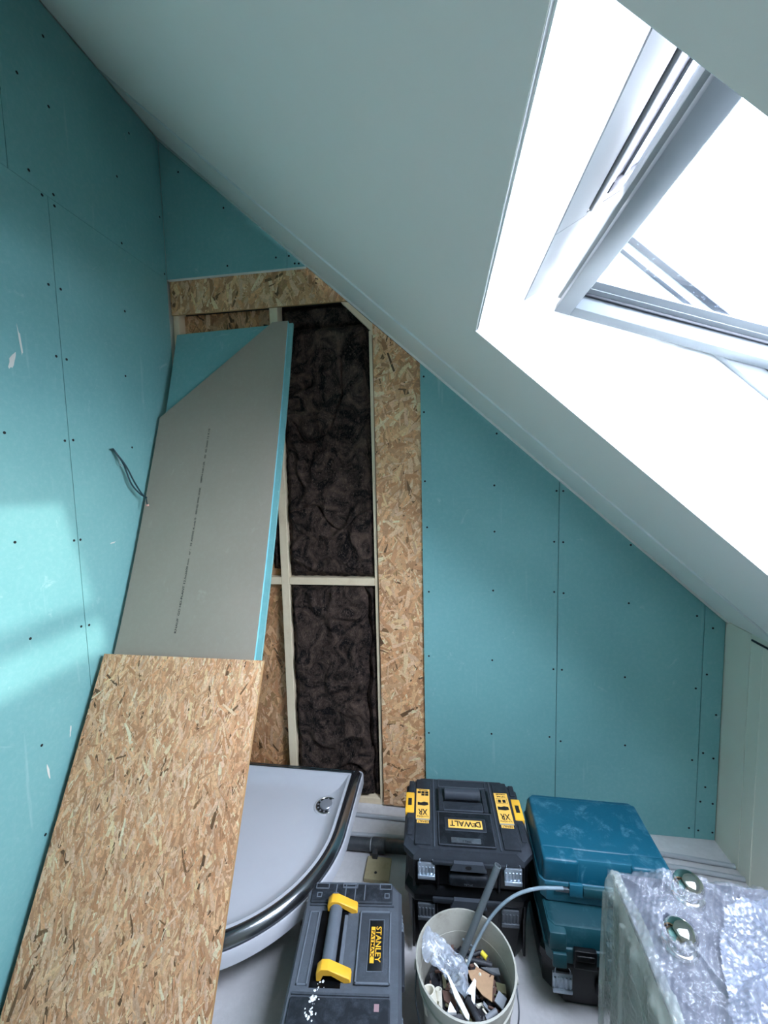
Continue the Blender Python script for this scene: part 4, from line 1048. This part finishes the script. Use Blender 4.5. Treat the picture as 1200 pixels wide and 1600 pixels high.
tag(o, 'thin curved blue grey hose reaching out of the bucket', 'hose', GR)
scrap_tube('pipe_offcut', (-0.094, -0.052, 0.196), (-0.103, -0.040, 0.240), 0.0195, 'cream', 'short wide cream pipe offcut standing open end up in the bucket', 'pipe', 0.76, 20)
scrap_tube('pipe_offcut', (-0.073, -0.050, 0.190), (-0.075, -0.030, 0.236), 0.0092, 'cream', 'slim cream pipe offcut standing beside the wide one in the bucket', 'pipe', 0.8)
scrap_tube('pipe_offcut', (0.049, -0.072, 0.226), (0.079, -0.053, 0.228), 0.0065, 'mid_scrap', 'small grey pipe offcut lying by the bucket front wall', 'pipe', 0.7)
def flake(name, pts, th, mat, label, cat, warp=0.0):
    bm = bmesh.new(); a = [bm.verts.new(B(*p)) for p in pts]; b = [bm.verts.new(B(p[0], p[1], p[2] - th)) for p in pts]
    bm.faces.new(a); bm.faces.new(b[::-1]); n = len(a)
    for k in range(n): bm.faces.new((a[k], b[k], b[(k + 1) % n], a[(k + 1) % n]))
    bmesh.ops.triangulate(bm, faces=[f for f in bm.faces if len(f.verts) > 4])
    o = build(name, bm, M[mat]); tag(o, label, cat, GR); return o
flake('cardboard_scrap', [(0.009, 0.036, 0.220), (0.029, 0.039, 0.222), (0.034, 0.044, 0.229), (0.039, 0.037, 0.221), (0.082, 0.032, 0.220), (0.074, -0.005, 0.228), (0.069, -0.040, 0.235), (0.044, -0.024, 0.230), (0.026, 0.0, 0.225), (0.014, 0.018, 0.222)], 0.003, 'card', 'torn brown cardboard piece lying on the bucket rubbish', 'cardboard')
flake('grey_offcut', [(0.090, -0.012, 0.235), (0.110, -0.024, 0.230), (0.096, -0.046, 0.225), (0.076, -0.033, 0.230)], 0.004, 'mid_scrap', 'flat grey plastic offcut against the bucket wall', 'offcut')
flake('white_spike', [(-0.052, 0.0, 0.246), (-0.046, -0.001, 0.246), (-0.009, -0.058, 0.246), (0.006, -0.083, 0.246), (0.004, -0.094, 0.246), (-0.004, -0.090, 0.246), (-0.031, -0.050, 0.246)], 0.005, 'white_scrap', 'long pointed white plastic strip lying across the bucket', 'plastic strip')
flake('white_offcut', [(-0.001, -0.032, 0.240), (0.025, 0.0, 0.245), (0.030, -0.001, 0.240), (0.017, -0.020, 0.238), (0.026, -0.020, 0.235), (0.023, -0.045, 0.230), (0.014, -0.047, 0.228), (0.014, -0.030, 0.234)], 0.003, 'white_scrap', 'forked white plastic scrap beside the cardboard in the bucket', 'plastic strip')
flake('white_offcut', [(-0.048, -0.068, 0.240), (-0.043, -0.060, 0.245), (-0.027, -0.074, 0.235), (-0.050, -0.078, 0.236)], 0.008, 'white_scrap', 'small white triangular scrap near the bucket front rim', 'plastic scrap')
flake('brown_offcut', [(-0.065, -0.017, 0.216), (-0.047, -0.020, 0.220), (-0.026, -0.040, 0.220), (-0.030, -0.053, 0.217), (-0.060, -0.038, 0.215)], 0.005, 'brown_scrap', 'dark brown wood chip by the cream pipes in the bucket', 'offcut')
flake('black_offcut', [(-0.046, -0.086, 0.240), (-0.013, -0.080, 0.240), (0.004, -0.096, 0.238), (-0.010, -0.108, 0.236), (-0.034, -0.102, 0.236)], 0.010, 'dark_scrap', 'black angular block at the bucket front rim', 'offcut')
scrap_tube('black_rod', (0.004, -0.040, 0.230), (0.034, -0.086, 0.230), 0.0085, 'dark_scrap', 'black rubber rod under the white strip in the bucket', 'rod', None)
scrap_tube('black_rod', (0.006, 0.072, 0.212), (0.081, 0.063, 0.212), 0.007, 'dark_scrap', 'black rod lying below the yellow tipped tool in the bucket', 'rod', None)
t = empty('pliers', B(0.022, 0.090, 0.222)); tag(t, 'black tool with a yellow tipped handle lying in the bucket', 'hand tool', GR)
tube_o('blade', [(-0.025, 0.022, 0.004), (0.012, 0.002, 0.0)], 0.0035, M['silver'], t, 8)
tube_o('handle', catmull([(-0.022, 0.004, -0.004), (0.0, -0.010, -0.004), (0.022, -0.006, 0.0), (0.032, -0.004, 0.001)], 5), 0.0055, M['dark_scrap'], t, 10)
tube_o('handle_tip', [(0.030, -0.005, 0.001), (0.044, -0.016, -0.002)], 0.0068, M['yellow_tip'], t, 10)
flake('grey_offcut', [(0.046, 0.053, 0.214), (0.098, 0.058, 0.214), (0.102, 0.044, 0.210), (0.081, 0.040, 0.212)], 0.004, 'pipe_grey', 'dark grey flat offcut behind the cardboard in the bucket', 'offcut')
flake('olive_offcut', [(0.086, 0.024, 0.212), (0.112, 0.018, 0.216), (0.112, -0.002, 0.214), (0.088, 0.002, 0.212)], 0.004, 'olive', 'olive brown scrap against the right inner wall of the bucket', 'offcut')
# clear plastic bag draped from the rim into the bucket
def bag():
    nu, nv = 46, 22; V, F = [], []
    L = catmull([(-0.124, 0.046, 0.292), (-0.121, 0.020, 0.266), (-0.092, 0.012, 0.252), (-0.050, -0.006, 0.241), (-0.020, -0.030, 0.240), (-0.004, -0.048, 0.238)], 12)
    Rr = catmull([(-0.106, 0.078, 0.294), (-0.062, 0.070, 0.268), (-0.022, 0.054, 0.252), (0.004, 0.032, 0.243), (0.008, -0.004, 0.240), (0.002, -0.042, 0.238)], 12)
    n = len(L)
    for i in range(nu + 1):
        k = i / nu * (n - 1); a = int(min(k, n - 2)); f = k - a
        l = L[a].lerp(L[a + 1], f); r = Rr[a].lerp(Rr[a + 1], f)
        for j in range(nv + 1):
            v = j / nv; p = l.lerp(r, v)
            p.z += 0.010 * math.sin(v * PI) + 0.010 * noise.noise(p * 34) + 0.005 * noise.noise(p * 90 + Vector((4, 2, 1)))
            if j in (0, nv): p += Vector((0.006 * noise.noise(p * 60), 0.006 * noise.noise(p * 55 + Vector((3, 3, 3))), 0))
            V.append(B(p.x, p.y, p.z))
    W_ = nv + 1
    for i in range(nu):
        for j in range(nv): F.append((i * W_ + j, i * W_ + j + 1, (i + 1) * W_ + j + 1, (i + 1) * W_ + j))
    o = py('plastic_bag', V, F, M['bag'], None, True); tag(o, 'crumpled clear plastic bag hanging from the rim into the bucket', 'plastic bag'); return o
bag()

# ================================================================ WRAPPED CABINET
cab = empty('wrapped_cabinet', (1.70, -0.872, 0.0)); tag(cab, 'bubble wrapped cabinet lying face up with two chrome knobs, by the right wall', 'cabinet')
CW, CD, CH = 0.66, 0.78, 0.654
box('carcass', 0.006, CW, -CD, -0.006, 0.0, CH - 0.02, M['cabinet_side'], cab, 0.004)
box('front_panel', 0.004, CW, -CD, -0.004, CH - 0.019, CH, M['cabinet_top'], cab, 0.003)
def knob(x, y):
    k = empty('knob', (x, y, CH), 0, cab)
    bm = bmesh.new(); lathe(bm, [(0.034, 0.0), (0.034, 0.008), (0.030, 0.012), (0.012, 0.014), (0.011, 0.022)], (0, 0, 0), 28); build('knob_base', bm, M['chrome'], k, angle=50)
    bm = bmesh.new(); lathe(bm, [(0.011, 0.018), (0.026, 0.021), (0.0315, 0.028), (0.032, 0.034), (0.0285, 0.043), (0.02, 0.051), (0.01, 0.0545), (0.0, 0.0555)], (0, 0, 0), 36); build('knob_dome', bm, M['chrome'], k, smooth=True)
KN = [(0.155, -0.046), (0.078, -0.160)]
for k in KN: knob(*k)
def wrap(name, x0, x1, v0, v1, z0, mat, step, region=None, puff=0.0, drop_l=0.0, drop_f=0.0, amp=1.0, seed=0.0, pitch=0.0135):
    """sheet over the cabinet top; u<0 folds down the left face, v>0 down the far face"""
    V, F, idx = [], [], {}
    nu, nv = int((x1 - x0 + drop_l) / step), int((v1 - v0 + drop_f) / step)
    so_ = Vector((seed, seed * 0.7, 0))
    for i in range(nu + 1):
        u = x0 - drop_l + i * step
        for j in range(nv + 1):
            v = v0 + j * step
            if u < x0 - 0.03 and v > v1 + 0.03: continue
            if region and not region(u, v): continue
            du, dv = max(0.0, x0 - u), max(0.0, v - v1)
            R_ = 0.014
            q = Vector((u * 1.0, v * 1.0, 0.0))
            wq = Vector((noise.noise(q * 7 + so_), noise.noise(q * 7 - so_), 0)) * 0.05
            rid = 1 - abs(noise.noise((q + wq) * 9 + so_)) * 2.2
            h = 0.010 * noise.noise(q * 5 + so_) + 0.019 * max(0, rid - 0.5) * 1.6 + 0.006 * noise.noise(q * 26 + so_) + 0.008 * max(0, 0.6 - abs(noise.noise(q * 15 - so_)) * 3)
            for kx, ky in KN:                                   # film pulled up around the knobs
                d = math.hypot(u - kx, v - ky); h += 0.022 * math.exp(-((d - 0.04) / 0.022) ** 2) + 0.01 * math.exp(-(d / 0.12) ** 2)
            row = int(math.floor(v / (pitch * 0.866))); fx = ((u + (row % 2) * pitch / 2) / pitch) % 1 - 0.5; fy = (v / (pitch * 0.866)) % 1 - 0.5
            b2 = max(0.0, 1 - ((fx * fx + fy * fy) / 0.19)); bub = 0.0044 * math.sqrt(b2)
            h = (h * amp + 0.004 + bub + puff * (1 + noise.noise(q * 8 + so_)))
            if u >= x0 and v <= v1:
                e_ = min(u - x0, v1 - v); k_ = max(0, 1 - e_ / 0.03)
                x, y, z = u, v, z0 + h * (1 - 0.5 * k_) - 0.008 * k_ * k_
            elif du > 0 and dv <= 0.03:
                hh = 0.5 * h + 0.008 * noise.noise(Vector((v * 22, u * 2, 3 + seed))) + 0.004
                x, y, z = x0 - hh * min(1, du / 0.02) - 0.002, min(v, v1) , z0 - 0.008 - du
                if dv > 0: y = v1 + 0.01
            else:
                x, y, z = max(u, x0 - 0.008), v1 + 0.5 * h + 0.004, z0 - 0.008 - dv
            idx[(i, j)] = len(V); V.append((x, y, z))
    for i in range(nu):
        for j in range(nv):
            k = [(i, j), (i + 1, j), (i + 1, j + 1), (i, j + 1)]
            if all(c in idx for c in k):
                cu = x0 - drop_l + (i + 0.5) * step; cv_ = v0 + (j + 0.5) * step
                if any(math.hypot(cu - kx, cv_ - ky) < 0.031 for kx, ky in KN): continue   # knobs poke through
                F.append(tuple(idx[c] for c in k))
    return py(name, V, F, M[mat], cab, True)
wrap('bubble_wrap', 0.0, CW, -0.76, 0.0, CH, 'bubble', 0.0023, drop_f=0.25)
wrap('bubble_wrap', -0.002, 0.02, -0.76, 0.0, CH + 0.001, 'bubble_side', 0.0034, drop_l=0.62, seed=5.0, amp=0.8)
# second cloudy layer bunched over the right and near part
def cl(u, v):
    e_ = 0.335 - 1.02 * (v + 0.03) * -1 * 0.0
    lim = [(-0.02, 0.40), (-0.10, 0.195), (-0.19, 0.130), (-0.30, 0.085), (-0.80, 0.06)]
    for (va, ua), (vb, ub) in zip(lim[:-1], lim[1:]):
        if vb <= v <= va:
            b_ = ua + (ub - ua) * (v - va) / (vb - va); return u > b_ + 0.012 * noise.noise(Vector((v * 18, 0, 7)))
    return False
wrap('wrap_overlap', 0.0, CW, -0.76, -0.0, CH + 0.016, 'cloudy', 0.0034, region=cl, puff=0.008, seed=2.5, pitch=0.013)
bm = bmesh.new()
for a, b in (((-0.012, -0.006, 0.60), (-0.016, -0.030, 0.02)), ((-0.010, -0.10, 0.62), (-0.018, -0.17, 0.02))):
    tube(bm, catmull([a, ((a[0] + b[0]) / 2 - 0.006, (a[1] + b[1]) / 2, (a[2] + b[2]) / 2), b], 8), 0.007, 8)
build_split('wrap_fold', bm, M['bubble_side'], cab, angle=50)

# ================================================================ CABLE ON THE LEFT WALL
t = empty('electric_cable', (0.0, -0.42, 1.786)); tag(t, 'dark green electric cable dangling from a hole in the left wall', 'cable')
def wp(y, z, x): return (x, y + 0.42, z - 1.786)
tube_o('cable_core', catmull([wp(-0.412, 1.787, 0.0), wp(-0.42, 1.784, 0.012), wp(-0.392, 1.731, 0.024), wp(-0.368, 1.653, 0.032), wp(-0.338, 1.612, 0.040), wp(-0.310, 1.590, 0.048)], 6), 0.0032, M['cable'], t, 8)
tube_o('cable_core', catmull([wp(-0.418, 1.787, 0.0), wp(-0.425, 1.776, 0.02), wp(-0.393, 1.725, 0.034), wp(-0.360, 1.655, 0.042), wp(-0.328, 1.604, 0.048), wp(-0.306, 1.590, 0.049)], 6), 0.0032, M['cable'], t, 8)
tube_o('cable_core', catmull([wp(-0.408, 1.786, 0.0), wp(-0.412, 1.755, 0.02), wp(-0.408, 1.727, 0.024), wp(-0.394, 1.722, 0.024), wp(-0.386, 1.728, 0.022)], 6), 0.0022, M['cable_core'], t, 8)
tube_o('cable_core', [wp(-0.418, 1.787, 0.0), wp(-0.440, 1.786, 0.018)], 0.0035, M['cable'], t, 8)
tube_o('cable_tail', catmull([wp(-0.308, 1.590, 0.048), wp(-0.314, 1.574, 0.054), wp(-0.320, 1.563, 0.060)], 4), 0.0022, M['cable'], t, 8)
bm = bmesh.new(); lathe(bm, [(0.003, -0.004), (0.0065, -0.004), (0.0065, 0.004), (0.003, 0.004), (0.003, -0.004)], wp(-0.322, 1.558, 0.062), 12); build('cable_end', bm, M['copper'], t, smooth=True)
